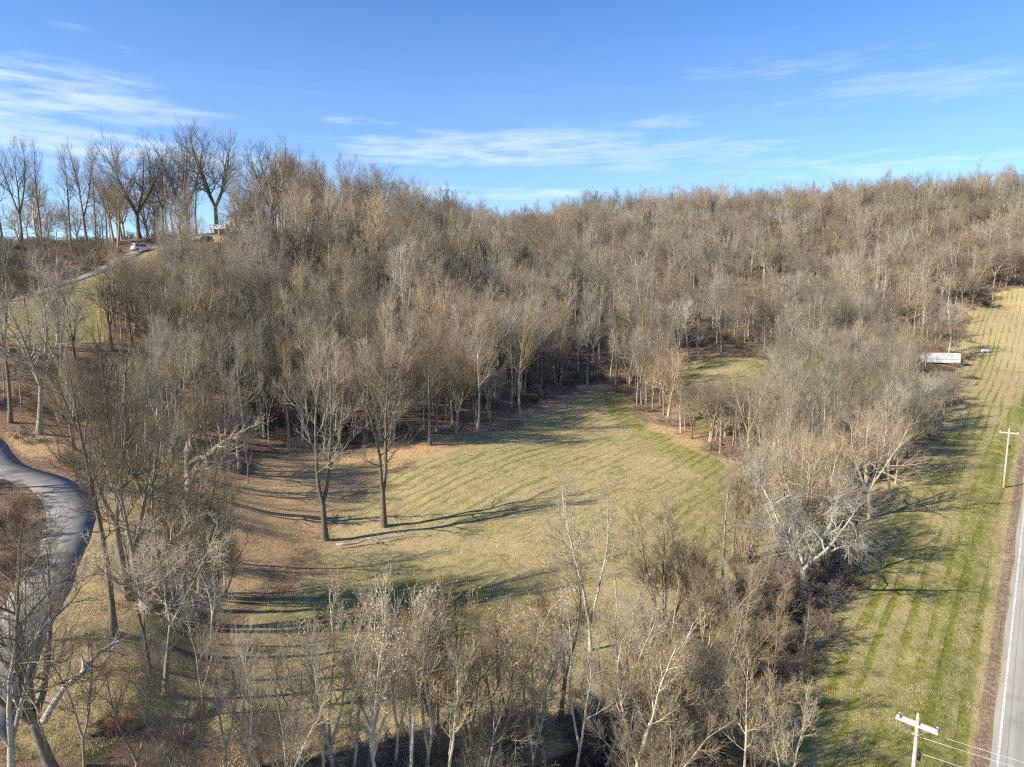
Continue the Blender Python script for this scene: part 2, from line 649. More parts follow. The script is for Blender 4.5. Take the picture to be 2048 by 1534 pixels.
M['pole_base'] = plain('orange_pole_base', (0.52, 0.31, 0.17), 0.85, 0.2, 5)
M['crossarm'] = plain('bleached_crossarm_wood', (0.56, 0.53, 0.48), 0.75, 0.1, 5)
M['porcelain'] = plain('porcelain', (0.78, 0.78, 0.76), 0.25, 0.05, 4, 0.5)
M['black'] = plain('black_fitting', (0.03, 0.03, 0.035), 0.5, 0.2, 5)
M['steel'] = plain('galvanised_steel', (0.42, 0.42, 0.42), 0.45, 0.1, 5, 0.5, 0.7)
M['wire'] = plain('aluminium_wire', (0.62, 0.60, 0.55), 0.5, 0.1, 5, 0.5)
M['white'] = plain('white_paint', (0.80, 0.79, 0.77), 0.5, 0.06, 2, 0.4)
M['dingy'] = plain('dingy_white_panel', (0.58, 0.58, 0.56), 0.6, 0.22, 0.9, 0.3)
M['stripe_grey'] = plain('grey_stripe', (0.30, 0.33, 0.35), 0.6, 0.15, 2)
M['glass'] = plain('dark_glass', (0.03, 0.035, 0.045), 0.08, 0.1, 2, 0.6)
M['rubber'] = plain('tyre_rubber', (0.025, 0.025, 0.025), 0.85, 0.2, 5)
M['roof'] = plain('grey_roof_shingle', (0.22, 0.21, 0.20), 0.9, 0.2, 9)
M['brick_red'] = plain('weathered_siding', (0.60, 0.56, 0.50), 0.8, 0.12, 3)
M['shade'] = plain('dark_opening', (0.06, 0.06, 0.065), 0.7, 0.2, 2)
M['tail'] = plain('red_lamp_plastic', (0.40, 0.05, 0.03), 0.3, 0.1, 5, 0.5)
M['suv'] = plain('white_car_paint', (0.78, 0.78, 0.78), 0.3, 0.03, 2, 0.5)
M['suv_grey'] = plain('charcoal_car_paint', (0.05, 0.052, 0.06), 0.3, 0.05, 2, 0.5)
M['teal'] = plain('turquoise_plastic', (0.05, 0.45, 0.48), 0.5, 0.1, 4)
M['slab'] = plain('white_stone', (0.66, 0.64, 0.60), 0.85, 0.12, 7)
M['edge'] = plain('white_road_paint', (0.54, 0.53, 0.49), 0.8, 0.3, 3.5)


def ground_material():
    m, N, b = new_mat('ground_cover')
    geo = N.n('ShaderNodeNewGeometry')
    P = geo.outputs['Position']

    def attr(name):
        nd = N.n('ShaderNodeAttribute')
        nd.attribute_name = name
        return nd.outputs['Fac']
    big = N.noise(P, 0.06, 4, 0.6)
    mid = N.noise(P, 0.35, 5, 0.65)
    fine = N.noise(P, 2.3, 6, 0.7)
    vf = N.noise(P, 9.0, 4, 0.75)
    # mown rows run parallel to the road
    th = math.atan2(RDIR[0], RDIR[1])
    rot = N.n('ShaderNodeMapping')
    N.l(P, rot.inputs[0])
    rot.inputs['Rotation'].default_value = (0, 0, th)
    ds = N.scaled(rot.outputs[0], (1.0, 0.045, 0.045))
    wav = N.noise(ds, 0.55, 3, 0.6)
    sep = N.n('ShaderNodeSeparateXYZ', ins={0: rot.outputs[0]})
    ph = N.math('ADD', N.math('MULTIPLY', sep.outputs[0], 2 * math.pi / 1.75), N.math('MULTIPLY', wav, 8.0))
    row = N.math('ADD', N.math('MULTIPLY', N.math('SINE', ph), 0.5), 0.5)
    patch = N.noise(N.scaled(rot.outputs[0], (1.0, 0.3, 0.3)), 0.28, 4, 0.65)
    row = N.math('MULTIPLY', N.math('MULTIPLY', N.ramp(row, 0.45, 1.0), attr('mow')), N.ramp(patch, 0.34, 0.62, 0.0, 1.3))
    tuft = N.noise(N.scaled(rot.outputs[0], (1.0, 0.45, 1.0)), 1.3, 6, 0.75)
    greenish = N.math('ADD', N.math('ADD', N.math('MULTIPLY', row, 0.27), N.math('MULTIPLY', tuft, 0.95)), N.math('ADD', N.math('MULTIPLY', big, 0.45), N.math('MULTIPLY', attr('green'), 0.55)))
    g = N.ramp(greenish, 0.64, 1.26)
    straw = N.mix(N.ramp(vf, 0.3, 0.7), (0.33, 0.245, 0.115), (0.62, 0.49, 0.26))
    straw = N.mix(N.math('MULTIPLY', N.ramp(mid, 0.4, 0.7), 0.45), straw, (0.46, 0.33, 0.17))
    lush = N.mix(N.ramp(fine, 0.3, 0.7), (0.12, 0.135, 0.026), (0.30, 0.29, 0.07))
    grass = N.mix(g, straw, lush)
    # fallen leaves
    vor = N.n('ShaderNodeTexVoronoi')
    N.l(P, vor.inputs['Vector'])
    vor.inputs['Scale'].default_value = 4.5
    leaf = N.mix(N.ramp(vf, 0.3, 0.7), (0.46, 0.275, 0.12), (0.74, 0.52, 0.27))
    leaf = N.mix(N.math('MULTIPLY', N.ramp(mid, 0.42, 0.66), 0.45), leaf, (0.48, 0.34, 0.16))
    lv = N.n('ShaderNodeSeparateColor', ins={0: vor.outputs['Color']})
    leaf = N.mix(N.math('MULTIPLY', lv.outputs[0], 0.35), leaf, (0.32, 0.19, 0.09))
    # forest floor
    floor = N.mix(N.ramp(fine, 0.3, 0.7), (0.17, 0.10, 0.062), (0.38, 0.25, 0.155))
    floor = N.mix(N.math('MULTIPLY', N.ramp(big, 0.4, 0.6), 0.5), floor, (0.20, 0.15, 0.10))
    edge = N.math('SUBTRACT', N.math('ADD', fine, mid), 1.0)
    gm = N.ramp(N.math('ADD', attr('grass'), N.math('MULTIPLY', edge, 0.7)), 0.35, 0.65)
    lm = N.ramp(N.math('ADD', attr('litter'), N.math('MULTIPLY', edge, 0.9)), 0.3, 0.7)
    dm = N.ramp(N.math('ADD', attr('dirt'), N.math('MULTIPLY', edge, 0.8)), 0.35, 0.65)
    c = N.mix(gm, floor, grass)
    c = N.mix(lm, c, leaf)
    dirt = N.mix(N.ramp(fine, 0.3, 0.7), (0.20, 0.125, 0.085), (0.40, 0.29, 0.20))
    c = N.mix(dm, c, dirt)
    mud = N.mix(N.ramp(fine, 0.3, 0.7), (0.06, 0.045, 0.03), (0.14, 0.105, 0.07))
    c = N.mix(N.ramp(N.math('ADD', attr('mud'), N.math('MULTIPLY', edge, 0.5)), 0.3, 0.7), c, mud)
    N.l(c, b.inputs['Base Color'])
    b.inputs['Roughness'].default_value = 1.0
    b.inputs['Specular IOR Level'].default_value = 0.05
    hgt = N.math('ADD', N.math('ADD', N.math('MULTIPLY', fine, 0.6), N.math('MULTIPLY', vf, 0.3)), N.math('ADD', N.math('MULTIPLY', tuft, 0.8), N.math('MULTIPLY', row, -0.25)))
    bp = N.n('ShaderNodeBump', ins={'Strength': 0.9, 'Distance': 0.35, 'Height': hgt})
    N.l(bp.outputs[0], b.inputs['Normal'])
    return m


def asphalt(name, a, b_, crack=0.35):
    m, N, b = new_mat(name)
    geo = N.n('ShaderNodeNewGeometry')
    P = geo.outputs['Position']
    th = math.atan2(RDIR[0], RDIR[1])
    rot = N.n('ShaderNodeMapping')
    N.l(P, rot.inputs[0])
    rot.inputs['Rotation'].default_value = (0, 0, th)
    nz = N.noise(P, 14, 4, 0.7)
    st = N.noise(N.scaled(rot.outputs[0], (1.0, 0.03, 1)), 1.6, 4, 0.6)
    mid = N.noise(P, 0.5, 4, 0.6)
    c = N.mix(N.math('ADD', N.math('MULTIPLY', nz, 0.4), N.math('MULTIPLY', N.ramp(st, 0.35, 0.65), 0.6)), a, b_)
    c = N.mix(N.math('MULTIPLY', N.ramp(mid, 0.5, 0.75), crack), c, tuple(x * 0.6 for x in a))
    if name.startswith('bleached'):
        o0 = float(_rc @ RNORM)
        sp = N.n('ShaderNodeVectorMath', operation='DOT_PRODUCT')
        N.l(P, sp.inputs[0])
        sp.inputs[1].default_value = (RNORM[0], RNORM[1], 0)
        acr = N.math('SUBTRACT', sp.outputs['Value'], o0)
        wob = N.math('MULTIPLY', N.math('SUBTRACT', mid, 0.5), 0.16)
        acr = N.math('ADD', acr, wob)
        for off, wd, dk in ((-2.15, 0.035, 0.55), (-1.55, 0.35, 0.18), (-0.9, 0.04, 0.3), (0.0, 0.05, 0.4), (0.5, 0.35, 0.15), (1.7, 0.35, 0.18)):
            ln = N.ramp(N.math('ABSOLUTE', N.math('SUBTRACT', acr, off)), wd * 0.5, wd, dk, 0.0)
            c = N.mix(ln, c, tuple(x * 0.35 for x in a))
    else:
        lf = N.noise(P, 3.0, 5, 0.8)
        c = N.mix(N.ramp(lf, 0.60, 0.70, 0.0, 0.7), c, (0.40, 0.27, 0.15))
    N.l(c, b.inputs['Base Color'])
    b.inputs['Roughness'].default_value = 0.95
    b.inputs['Specular IOR Level'].default_value = 0.05
    return m


M['ground'] = ground_material()
M['road'] = asphalt('bleached_asphalt', (0.27, 0.255, 0.23), (0.355, 0.335, 0.30))
M['drive'] = asphalt('old_driveway_asphalt', (0.20, 0.185, 0.165), (0.31, 0.29, 0.26), 0.6)


# ------------------------------------------------------------------ ground sheet
def axis(lo_dense, hi_dense, step, lo, hi, mids):
    a = list(np.arange(lo_dense, hi_dense + 1e-6, step))
    s = step
    x = a[0]
    left = []
    while x > lo:
        s = min(s * 1.06, mids if x > lo * 0.999 and abs(x) < 450 else 400)
        x -= s
        left.append(x)
        if abs(x) > 450:
            s *= 1.6
    s = step
    x = a[-1]
    right = []
    while x < hi:
        s = min(s * 1.06, mids if abs(x) < 620 else 400)
        x += s
        right.append(x)
        if abs(x) > 620:
            s *= 1.6
    return np.array(left[::-1] + a + right)


def build_ground():
    xs = axis(-58, 84, 0.62, -5000, 5000, 4.0)
    ys = axis(34, 150, 0.62, -1500, 6000, 3.0)
    X, Y = np.meshgrid(xs, ys)
    Z = height(X, Y)
    nx, ny = len(xs), len(ys)
    V = np.stack([X.ravel(), Y.ravel(), Z.ravel()], -1)
    i = np.arange(nx * ny).reshape(ny, nx)
    F = np.stack([i[:-1, :-1].ravel(), i[:-1, 1:].ravel(), i[1:, 1:].ravel(), i[1:, :-1].ravel()], -1)
    me = mesh_from_arrays('ground', V, F, [M['ground']])
    x, y = V[:, 0], V[:, 1]
    jig = (vnoise(x, y, 5, 11) - 0.5) * 5 + (vnoise(x, y, 1.8, 12) - 0.5) * 2

    def soft(poly, w=2.5):
        return sstep(poly_sd(x, y, poly) + jig, -w, w)
    mea, fld, m2 = soft(MEADOW), soft(FIELD), soft(MEADOW2)
    lw, lh, yd = soft(LAWN_LOW), soft(LAWN_HILL, 3), soft(YARD)
    lit = np.maximum(soft(LITTER, 3), 0.8 * soft(STRIP, 2))
    droad, _ = seg_dist(x, y, ROAD)
    ddrv, _ = seg_dist(x, y, DRIVE)
    dck, _ = seg_dist(x, y, CREEK)
    grass = np.maximum.reduce([mea, fld, m2, lw * 0.85, lh, yd, 1 - sstep(droad, 30, 45)])
    near_creek = (1 - sstep(dck, 4, 16)) * 0.62
    grass = np.maximum(grass, near_creek)
    litter = lit * 0.72 + lw * (0.30 + 0.35 * (vnoise(x, y, 7, 21) - 0.5))
    # leaves drift along the wood edge
    edge = np.maximum.reduce([poly_sd(x, y, MEADOW), poly_sd(x, y, MEADOW2), poly_sd(x, y, FIELD)])
    litter = np.maximum(litter, 0.45 * np.exp(-((edge + 1.5) / 2.0) ** 2) * (y > 90))
    drift = np.exp(-(((x - at_bank[0]) / 9) ** 2 + ((y - at_bank[1]) / 6) ** 2))
    litter = np.maximum(litter, 0.8 * drift)
    litter = litter * sstep(ddrv, 1.8, 2.6)
    mow = np.maximum.reduce([fld, mea * 0.9 * sstep(y, 72, 92), m2 * 0.7])
    green = 0.5 * lh + 0.16 * mea + 0.10 * fld - 0.24 * fld * sstep(y, 130, 190) + 0.15 * m2 + 0.55 * np.exp(-((droad - 7.0) / 2.2) ** 2) * fld + 0.35 * np.exp(-((edge - 4) / 5) ** 2) * (x > 20)
    low = np.exp(-(((x + 8) / 13) ** 2 + ((y - 62) / 9) ** 2))
    green = green + 0.55 * low
    dirt = np.maximum(np.exp(-((droad - ROAD_HALF - 0.55) / 0.55) ** 2), 0.62 * np.exp(-((ddrv - 2.3) / 0.6) ** 2))
    tr, _ = seg_dist(x, y, TRACK)
    dirt = np.maximum(dirt, 0.75 * np.exp(-(tr / 1.8) ** 2))
    mud = 1 - sstep(dck, 1.0, 2.4)
    for nm, arr in (('grass', grass), ('litter', litter), ('mow', mow), ('green', green), ('dirt', dirt), ('mud', mud)):
        at_ = me.attributes.new(nm, 'FLOAT', 'POINT')
        at_.data.foreach_set('value', np.clip(arr, -0.5, 1.5).astype(np.float32))
    o = bpy.data.objects.new('ground', me)
    COL.objects.link(o)
    tag(o, 'winter grass, mown rows and fallen leaves over rolling valley ground', None, None, 'structure')


at_bank = poly_px([(70, 895)])[0]
TRACK = resample(poly_px([(1925, 742), (1975, 741), (2046, 744)]).tolist() + [(185, 212)], 2.0)
build_ground()


def ribbon(name, line, half, zs, mat, label, lift=0.0, off0=None, off1=None, ragged=0.0, skirt=0.25, step=1):
    """a flat strip along a line, from off0 to off1 across, with short sides going down"""
    off0 = -half if off0 is None else off0
    off1 = half if off1 is None else off1
    line = line[::step]
    zs = zs[::step]
    t = np.gradient(line, axis=0)
    t /= np.linalg.norm(t, axis=1)[:, None]
    nrm = np.stack([t[:, 1], -t[:, 0]], -1)
    n = len(line)
    j0 = (vnoise(np.arange(n) * 1.0, np.zeros(n), 2.3, 31) - 0.5) * 2 * ragged
    j1 = (vnoise(np.arange(n) * 1.0, np.zeros(n) + 50, 2.3, 32) - 0.5) * 2 * ragged
    a = line + nrm * (off0 + j0)[:, None] if ragged else line + nrm * off0
    c = line + nrm * (off1 + j1)[:, None] if ragged else line + nrm * off1
    cols = [(a, zs + lift - skirt), (a, zs + lift), ((a + c) / 2, zs + lift + (0.03 if skirt else 0)), (c, zs + lift), (c, zs + lift - skirt)]
    if not skirt:
        cols = cols[1:4]
    V = np.stack([np.column_stack([p, z]) for p, z in cols], 1).reshape(-1, 3)
    k = len(cols)
    i = np.arange(n * k).reshape(n, k)
    F = np.stack([i[:-1, :-1].ravel(), i[1:, :-1].ravel(), i[1:, 1:].ravel(), i[:-1, 1:].ravel()], -1)
    F = F[:, ::-1]
    me = mesh_from_arrays(name, V, F, [mat], smooth=False)
    o = bpy.data.objects.new(name, me)
    COL.objects.link(o)
    return tag(o, label, None, None, 'structure')


ribbon('road', ROAD, ROAD_HALF, line_z[id(ROAD)], M['road'], 'pale two-lane road along the mown field', ragged=0.12)
_le = ribbon('road_edge_line', ROAD, 0.1, line_z[id(ROAD)], M['edge'], 'white edge line painted along the near side of the road', lift=0.008, off0=-ROAD_HALF + 0.36, off1=-ROAD_HALF + 0.52, skirt=0)
ribbon('driveway', DRIVE, 1.9, line_z[id(DRIVE)], M['drive'], 'grey asphalt driveway bending up the hill', ragged=0.2)


def creek_water():
    z = height(CREEK[:, 0], CREEK[:, 1]) + 0.16
    k = np.ones(15) / 15
    z = np.convolve(np.pad(z, 7, mode='edge'), k, 'valid')
    m, N, b = new_mat('creek_water')
    geo = N.n('ShaderNodeNewGeometry')
    nz = N.noise(geo.outputs['Position'], 5, 3)
    b.inputs['Base Color'].default_value = (0.02, 0.022, 0.018, 1)
    b.inputs['Roughness'].default_value = 0.08
    b.inputs['Specular IOR Level'].default_value = 0.5
    bp = N.n('ShaderNodeBump', ins={'Strength': 0.25, 'Distance': 0.03, 'Height': nz})
    N.l(bp.outputs[0], b.inputs['Normal'])
    ribbon('creek_water', CREEK, 0.55, z, m, 'dark shallow creek between the thicket stems', skirt=0, ragged=0.25)


creek_water()


# ------------------------------------------------------------------ trees
def unit(a):
    return a / (np.linalg.norm(a, axis=-1, keepdims=True) + 1e-9)


def march(pos, d, L, K, wig, up, rng, droop=0.0, kink=0.0):
    """polylines of K points from pos along d; up pulls towards the sky along the way"""
    n = len(pos)
    P = np.zeros((n, K, 3))
    P[:, 0] = pos
    d = unit(d)
    st = (L / (K - 1))[:, None]
    for k in range(1, K):
        d = d + rng.normal(0, wig, (n, 3))
        d[:, 2] += up - droop * (k / K)
        if kink:
            m = rng.random(n) < 0.35
            d[m] += rng.normal(0, kink, (m.sum(), 3))
        d = unit(d)
        P[:, k] = P[:, k - 1] + d * st
    return P


def spawn(P, Rd, n, t0, t1, a0, a1, lenf, K, wig, up, rr, tip, rng, keep=1.0, droop=0.0, kink=0.0, flat=0.0):
    """children of a set of polylines. a0/a1: branching angle (deg) at the start and the end of the parent's range"""
    N, KP = P.shape[:2]
    plen = np.linalg.norm(np.diff(P, axis=1), axis=2).sum(1)
    pk = np.clip(plen / (np.median(plen) + 1e-9), 0.25, 1.0) * keep
    idx = np.repeat(np.arange(N), n)
    k = np.tile(np.arange(n), N)
    s = (k + rng.random(N * n)) / n
    t = t0 + (t1 - t0) * s
    m = rng.random(N * n) < pk[idx]
    idx, k, s, t = idx[m], k[m], s[m], t[m]
    f = t * (KP - 1)
    i = np.minimum(f.astype(int), KP - 2)
    fr = (f - i)[:, None]
    pos = P[idx, i] * (1 - fr) + P[idx, i + 1] * fr
    tan = unit(P[idx, i + 1] - P[idx, i])
    pr = Rd[idx, i] * (1 - fr[:, 0]) + Rd[idx, i + 1] * fr[:, 0]
    az = k * 2.4 + rng.random(N)[idx] * 6.28 + rng.normal(0, 0.35, len(idx))
    ref = np.where(np.abs(tan[:, 2:3]) < 0.9, np.array([[0, 0, 1.0]]), np.array([[1.0, 0, 0]]))
    u = unit(np.cross(tan, ref))
    w = np.cross(tan, u)
    ang = np.radians(a0 + (a1 - a0) * s + rng.normal(0, 7, len(idx)))[:, None]
    d = np.cos(ang) * tan + np.sin(ang) * (np.cos(az)[:, None] * u + np.sin(az)[:, None] * w)
    if flat:
        d[:, 2] *= 1 - flat
    L = lenf(s, plen[idx]) * rng.uniform(0.65, 1.25, len(idx))
    C = march(pos, d, L, K, wig, up, rng, droop, kink)
    r0 = np.maximum(pr * rr * rng.uniform(0.7, 1.1, len(idx)), tip * 0.55)
    q = np.linspace(0, 1, K)
    Rc = r0[:, None] * (1 - q)[None] ** 0.9 + tip * 0.5
    return C, Rc


def tubes(sets):
    """[(P, R, sides, material index)] into one vertex/face array"""
    Vs, Fs, Ms = [], [], []
    base = 0
    for P, Rd, S, mi in sets:
        N, K = P.shape[:2]
        if N == 0:
            continue
        T = np.empty_like(P)
        T[:, 1:-1] = P[:, 2:] - P[:, :-2]
        T[:, 0] = P[:, 1] - P[:, 0]
        T[:, -1] = P[:, -1] - P[:, -2]
        T = unit(T)
        mean = unit(P[:, -1] - P[:, 0])
        ref = np.where(np.abs(mean[:, 2:3]) < 0.8, np.array([[0, 0, 1.0]]), np.array([[1.0, 0, 0]]))[:, None]
        U = unit(np.cross(T, ref))
        W = np.cross(T, U)
        an = np.arange(S) * 2 * math.pi / S
        ring = np.cos(an)[None, None, :, None] * U[:, :, None] + np.sin(an)[None, None, :, None] * W[:, :, None]
        V = P[:, :, None] + ring * Rd[:, :, None, None]
        i = (np.arange(N * K * S).reshape(N, K, S)) + base
        a, b_ = i[:, :-1], i[:, 1:]
        F = np.stack([a, np.roll(a, -1, 2), np.roll(b_, -1, 2), b_], -1).reshape(-1, 4)
        Vs.append(V.reshape(-1, 3))
        Fs.append(F)
        Ms.append(np.full(len(F), mi))
        base += N * K * S
    return np.concatenate(Vs), np.concatenate(Fs), np.concatenate(Ms)


def leaf_cards(P, n, size, rng):
    """small bent dry leaves at twig ends, four-sided each"""
    pick = rng.integers(0, len(P), n)
    t = rng.uniform(0.4, 1.0, n)[:, None]
    c = P[pick, 0] * (1 - t) + P[pick, -1] * t + rng.normal(0, size * 0.8, (n, 3))
    a = unit(rng.normal(0, 1, (n, 3)) + np.array([0, 0, -0.6])) * (size * rng.uniform(0.6, 1.3, n))[:, None]
    b_ = unit(np.cross(a, rng.normal(0, 1, (n, 3)))) * (size * 0.32)
    V = np.stack([c, c + a * 0.5 + b_, c + a, c + a * 0.5 - b_], 1).reshape(-1, 3)
    F = np.arange(n * 4).reshape(n, 4)
    return V, F


def stem_curve(H, r0, K, lean, bend, rng, start=(0, 0, -0.25), top=0.1, flare=1.5):
    z = np.linspace(0, 1, K)
    ph = rng.uniform(0, 6.28, 2)
    x = lean[0] * z * H + bend * H * (np.sin(z * 4.2 + ph[0]) - math.sin(ph[0])) * 0.5
    y = lean[1] * z * H + bend * H * (np.sin(z * 5.1 + ph[1]) - math.sin(ph[1])) * 0.5
    P = np.stack([start[0] + x, start[1] + y, start[2] + z * (H - start[2] * 0)], -1)[None]
    r = r0 * (1 - z) ** 0.85 * (1 + (flare - 1) * np.exp(-z * H / 0.5)) + top * r0 * 0.25
    return P, r[None]


def tree(seed, H, r0, kind, detail=1.0, tip=0.008, lean=(0, 0), bend=0.03, forks=None):
    """levels of a bare tree: list of (P, R) sets, thickest first"""
    rng = np.random.default_rng(seed)
    out = []
    n = lambda k: max(2, int(round(k * detail)))
    if kind in ('tall', 'forked', 'broad', 'gnarled', 'sapling'):
        K = 12
        T, TR = stem_curve(H, r0, K, lean, bend, rng)
        stems = [(T, TR)]
        if forks:
            th = T
            fpos = forks[0]
            i = int(fpos * (K - 1))
            cut = fpos * (K - 1) - i
            P0 = T[0, i] * (1 - cut) + T[0, i + 1] * cut
            rf = np.interp(fpos * (K - 1), np.arange(K), TR[0])
            nT = i + 2
            TT = T[:, :nT].copy()
            TT[0, -1] = P0
            RR = TR[:, :nT].copy()
            RR[0, -1] = rf
            stems = []
            out.append((TT, RR))
            Ls, Rs = [], []
            a0 = rng.uniform(0, 6.28) if len(forks) < 4 else forks[3]
            for j in range(forks[1]):
                a = a0 + 2 * math.pi * j / forks[1] + rng.normal(0, 0.25)
                sp = math.radians(forks[2]) * rng.uniform(0.8, 1.2)
                d = np.array([[math.cos(a) * math.sin(sp), math.sin(a) * math.sin(sp), math.cos(sp)]])
                L = np.array([(H * (1 - fpos)) * rng.uniform(0.88, 1.08)])
                q = march(P0[None] - d * rf * 0.6, d, L, K, 0.07, 0.07, rng, kink=0.12 if kind == 'gnarled' else 0.0)
                rr = rf * rng.uniform(0.66, 0.8) * (1 - np.linspace(0, 1, K)) ** 0.85 + 0.02
                Ls.append(q[0])
                Rs.append(rr)
            LP, LR = np.array(Ls), np.array(Rs)
            stems = [(LP, LR)]
        SP, SR = stems[0]
        out.append((SP, SR))
        if kind == 'tall':
            b1 = spawn(SP, SR, n(17 if not forks else 12), 0.34 if not forks else 0.2, 0.99, 50, 24, lambda s, p: H * (0.27 - 0.17 * s ** 1.2), 7, 0.09, 0.09, 0.46, tip * 1.2, rng)
        elif kind == 'forked':
            b1 = spawn(SP, SR, n(12), 0.16, 0.99, 52, 24, lambda s, p: H * (0.29 - 0.18 * s), 7, 0.10, 0.06, 0.55, tip * 1.2, rng)
        elif kind == 'broad':
            b1 = spawn(SP, SR, n(13 if forks else 22), 0.18, 0.99, 66, 30, lambda s, p: H * (0.36 - 0.22 * s), 8, 0.13, 0.05, 0.52, tip * 1.2, rng)
        elif kind == 'gnarled':
            b1 = spawn(SP, SR, n(11), 0.16, 0.99, 62, 34, lambda s, p: H * (0.32 - 0.17 * s), 9, 0.20, 0.03, 0.55, tip * 1.4, rng, kink=0.35)
        else:
            b1 = spawn(SP, SR, n(9), 0.22, 0.99, 42, 24, lambda s, p: H * (0.27 - 0.15 * s), 6, 0.10, 0.09, 0.52, tip * 1.2, rng)
    elif kind in ('multi', 'shrub'):
        ns = 6 if kind == 'multi' else 14
        Ls, Rs = [], []
        for j in range(ns):
            a = 6.28 * j / ns + rng.normal(0, 0.5)
            sp = rng.uniform(0.08, 0.42) if kind == 'multi' else rng.uniform(0.15, 1.0)
            d = np.array([[math.cos(a) * math.sin(sp), math.sin(a) * math.sin(sp), math.cos(sp)]])
            p0 = np.array([[math.cos(a) * 0.25, math.sin(a) * 0.25, -0.2]])
            q = march(p0, d, np.array([H * rng.uniform(0.6, 1.05)]), 9, 0.09, 0.05 if kind == 'multi' else 0.0, rng, droop=0.0 if kind == 'multi' else 0.12)
            Ls.append(q[0])
            Rs.append(r0 * rng.uniform(0.6, 1.1) * (1 - np.linspace(0, 1, 9)) ** 0.8 + tip)
        SP, SR = np.array(Ls), np.array(Rs)
        out.append((SP, SR))
        b1 = spawn(SP, SR, n(9), 0.2, 0.99, 45, 28, lambda s, p: H * (0.30 - 0.16 * s), 6, 0.12, 0.06 if kind == 'multi' else 0.0, 0.5, tip * 1.2, rng, droop=0.0 if kind == 'multi' else 0.10)
    out.append(b1)
    if kind == 'gnarled':
        b2 = spawn(*b1, n(8), 0.2, 0.99, 58, 34, lambda s, p: p * (0.55 - 0.25 * s), 7, 0.22, 0.03, 0.62, tip * 1.2, rng, kink=0.3)
        b3 = spawn(*b2, n(8), 0.2, 1.0, 48, 28, lambda s, p: p * (0.58 - 0.2 * s), 5, 0.18, 0.05, 0.62, tip, rng)
        b4 = spawn(*b3, n(4), 0.2, 1.0, 48, 30, lambda s, p: p * 0.6, 3, 0.15, 0.03, 0.7, tip * 0.8, rng)
    else:
        up = 0.15 if kind in ('tall', 'sapling', 'forked') else 0.09 if kind in ('broad', 'multi') else 0.03
        b2 = spawn(*b1, n(8), 0.16, 0.99, 44, 24, lambda s, p: p * (0.58 - 0.26 * s), 5, 0.10, up, 0.66, tip * 1.1, rng)
        few = 0.9 if kind == 'sapling' else 1.0
        b3 = spawn(*b2, n((6 if kind in ('multi', 'shrub') else 5) * few), 0.15, 1.0, 36, 20, lambda s, p: p * (0.66 - 0.24 * s), 4, 0.08, up, 0.66, tip, rng)
        b4 = spawn(*b3, n((3 if kind in ('multi', 'shrub') else 2) * few), 0.1, 1.0, 32, 18, lambda s, p: p * 0.7, 3, 0.06, up, 0.7, tip * 0.75, rng)
    out += [b2, b3, b4]
    return out


TRI = 0


def split_meshes(name, levels, mats, leaves=None, seed=0, thick=2):
    """trunk mesh (the first levels) and crown mesh (the rest)"""
    global TRI
    nb = len(levels) - 4
    tr = [(P, Rd, 9, 0) for P, Rd in levels[:nb]] + [(levels[nb][0], levels[nb][1], 5, 0)]
    cr = [(levels[nb + 1][0], levels[nb + 1][1], 4, 0), (levels[nb + 2][0], levels[nb + 2][1], 3, 0), (levels[nb + 3][0], levels[nb + 3][1], 3, 0)]
    V, F, mi = tubes(tr)
    tm = mesh_from_arrays('trunk', V, F, [mats[0]])
    V, F, mi = tubes(cr)
    TRI += len(F) * 2
    if leaves:
        LV, LF = leaf_cards(levels[nb + 3][0], leaves[0], leaves[1], np.random.default_rng(seed))
        F = np.concatenate([F, LF + len(V)])
        V = np.concatenate([V, LV])
        mi = np.concatenate([mi, np.ones(len(LF), int)])
    cm = mesh_from_arrays('crown', V, F, [mats[1], M['seed']], mi)
    return tm, cm


def joined_mesh(name, levels, mats):
    global TRI
    nb = len(levels) - 4
    st = [(P, Rd, 6, 0) for P, Rd in levels[:nb]] + [(levels[nb][0], levels[nb][1], 4, 0)]
    st += [(P, Rd, 3, 1) for P, Rd in levels[nb + 1:]]
    V, F, mi = tubes(st)
    TRI += len(F) * 2
    return mesh_from_arrays(name, V, F, mats, mi)


BK, TW = M['bark'], M['twig']
# near kinds: name -> list of (trunk mesh, crown mesh, natural height)
KIND = {}


def kinds(key, n, H, r0, kind, detail, tip, mats, forks=None, bend=0.03, leaves=None, lean=0.05, seed=0):
    out = []
    for i in range(n):
        rg = np.random.default_rng(seed + i * 17 + 3)
        ln = rg.normal(0, lean, 2)
        f = forks
        lv = tree(seed + i * 101, H, r0, kind, detail, tip, tuple(ln), bend, f)
        out.append((*split_meshes(key, lv, mats, leaves, seed + i), H))
    KIND[key] = out


kinds('tall', 4, 20, 0.29, 'tall', 0.95, 0.009, (M['wood_bark'], TW), seed=100)
kinds('forked', 4, 20, 0.34, 'forked', 0.95, 0.009, (M['wood_bark'], TW), forks=(0.30, 3, 20), seed=600)
kinds('broad', 3, 17, 0.36, 'broad', 0.95, 0.009, (M['wood_bark'], TW), forks=(0.26, 4, 30), seed=1100)
kinds('sapling', 6, 10, 0.10, 'sapling', 0.95, 0.007, (M['stem_bark'], M['pale_twig']), forks=(0.25, 2, 16), bend=0.05, lean=0.09, seed=1600)
kinds('seedy', 4, 11, 0.12, 'sapling', 0.95, 0.007, (M['stem_bark'], TW), forks=(0.2, 3, 17), bend=0.05, leaves=(1100, 0.095), lean=0.08, seed=2100)
kinds('multi', 4, 10, 0.08, 'multi', 1.0, 0.007, (M['stem_bark'], TW), seed=2600)
kinds('shrub', 3, 3.0, 0.03, 'shrub', 0.85, 0.005, (M['brush'], M['brush']), seed=3100)
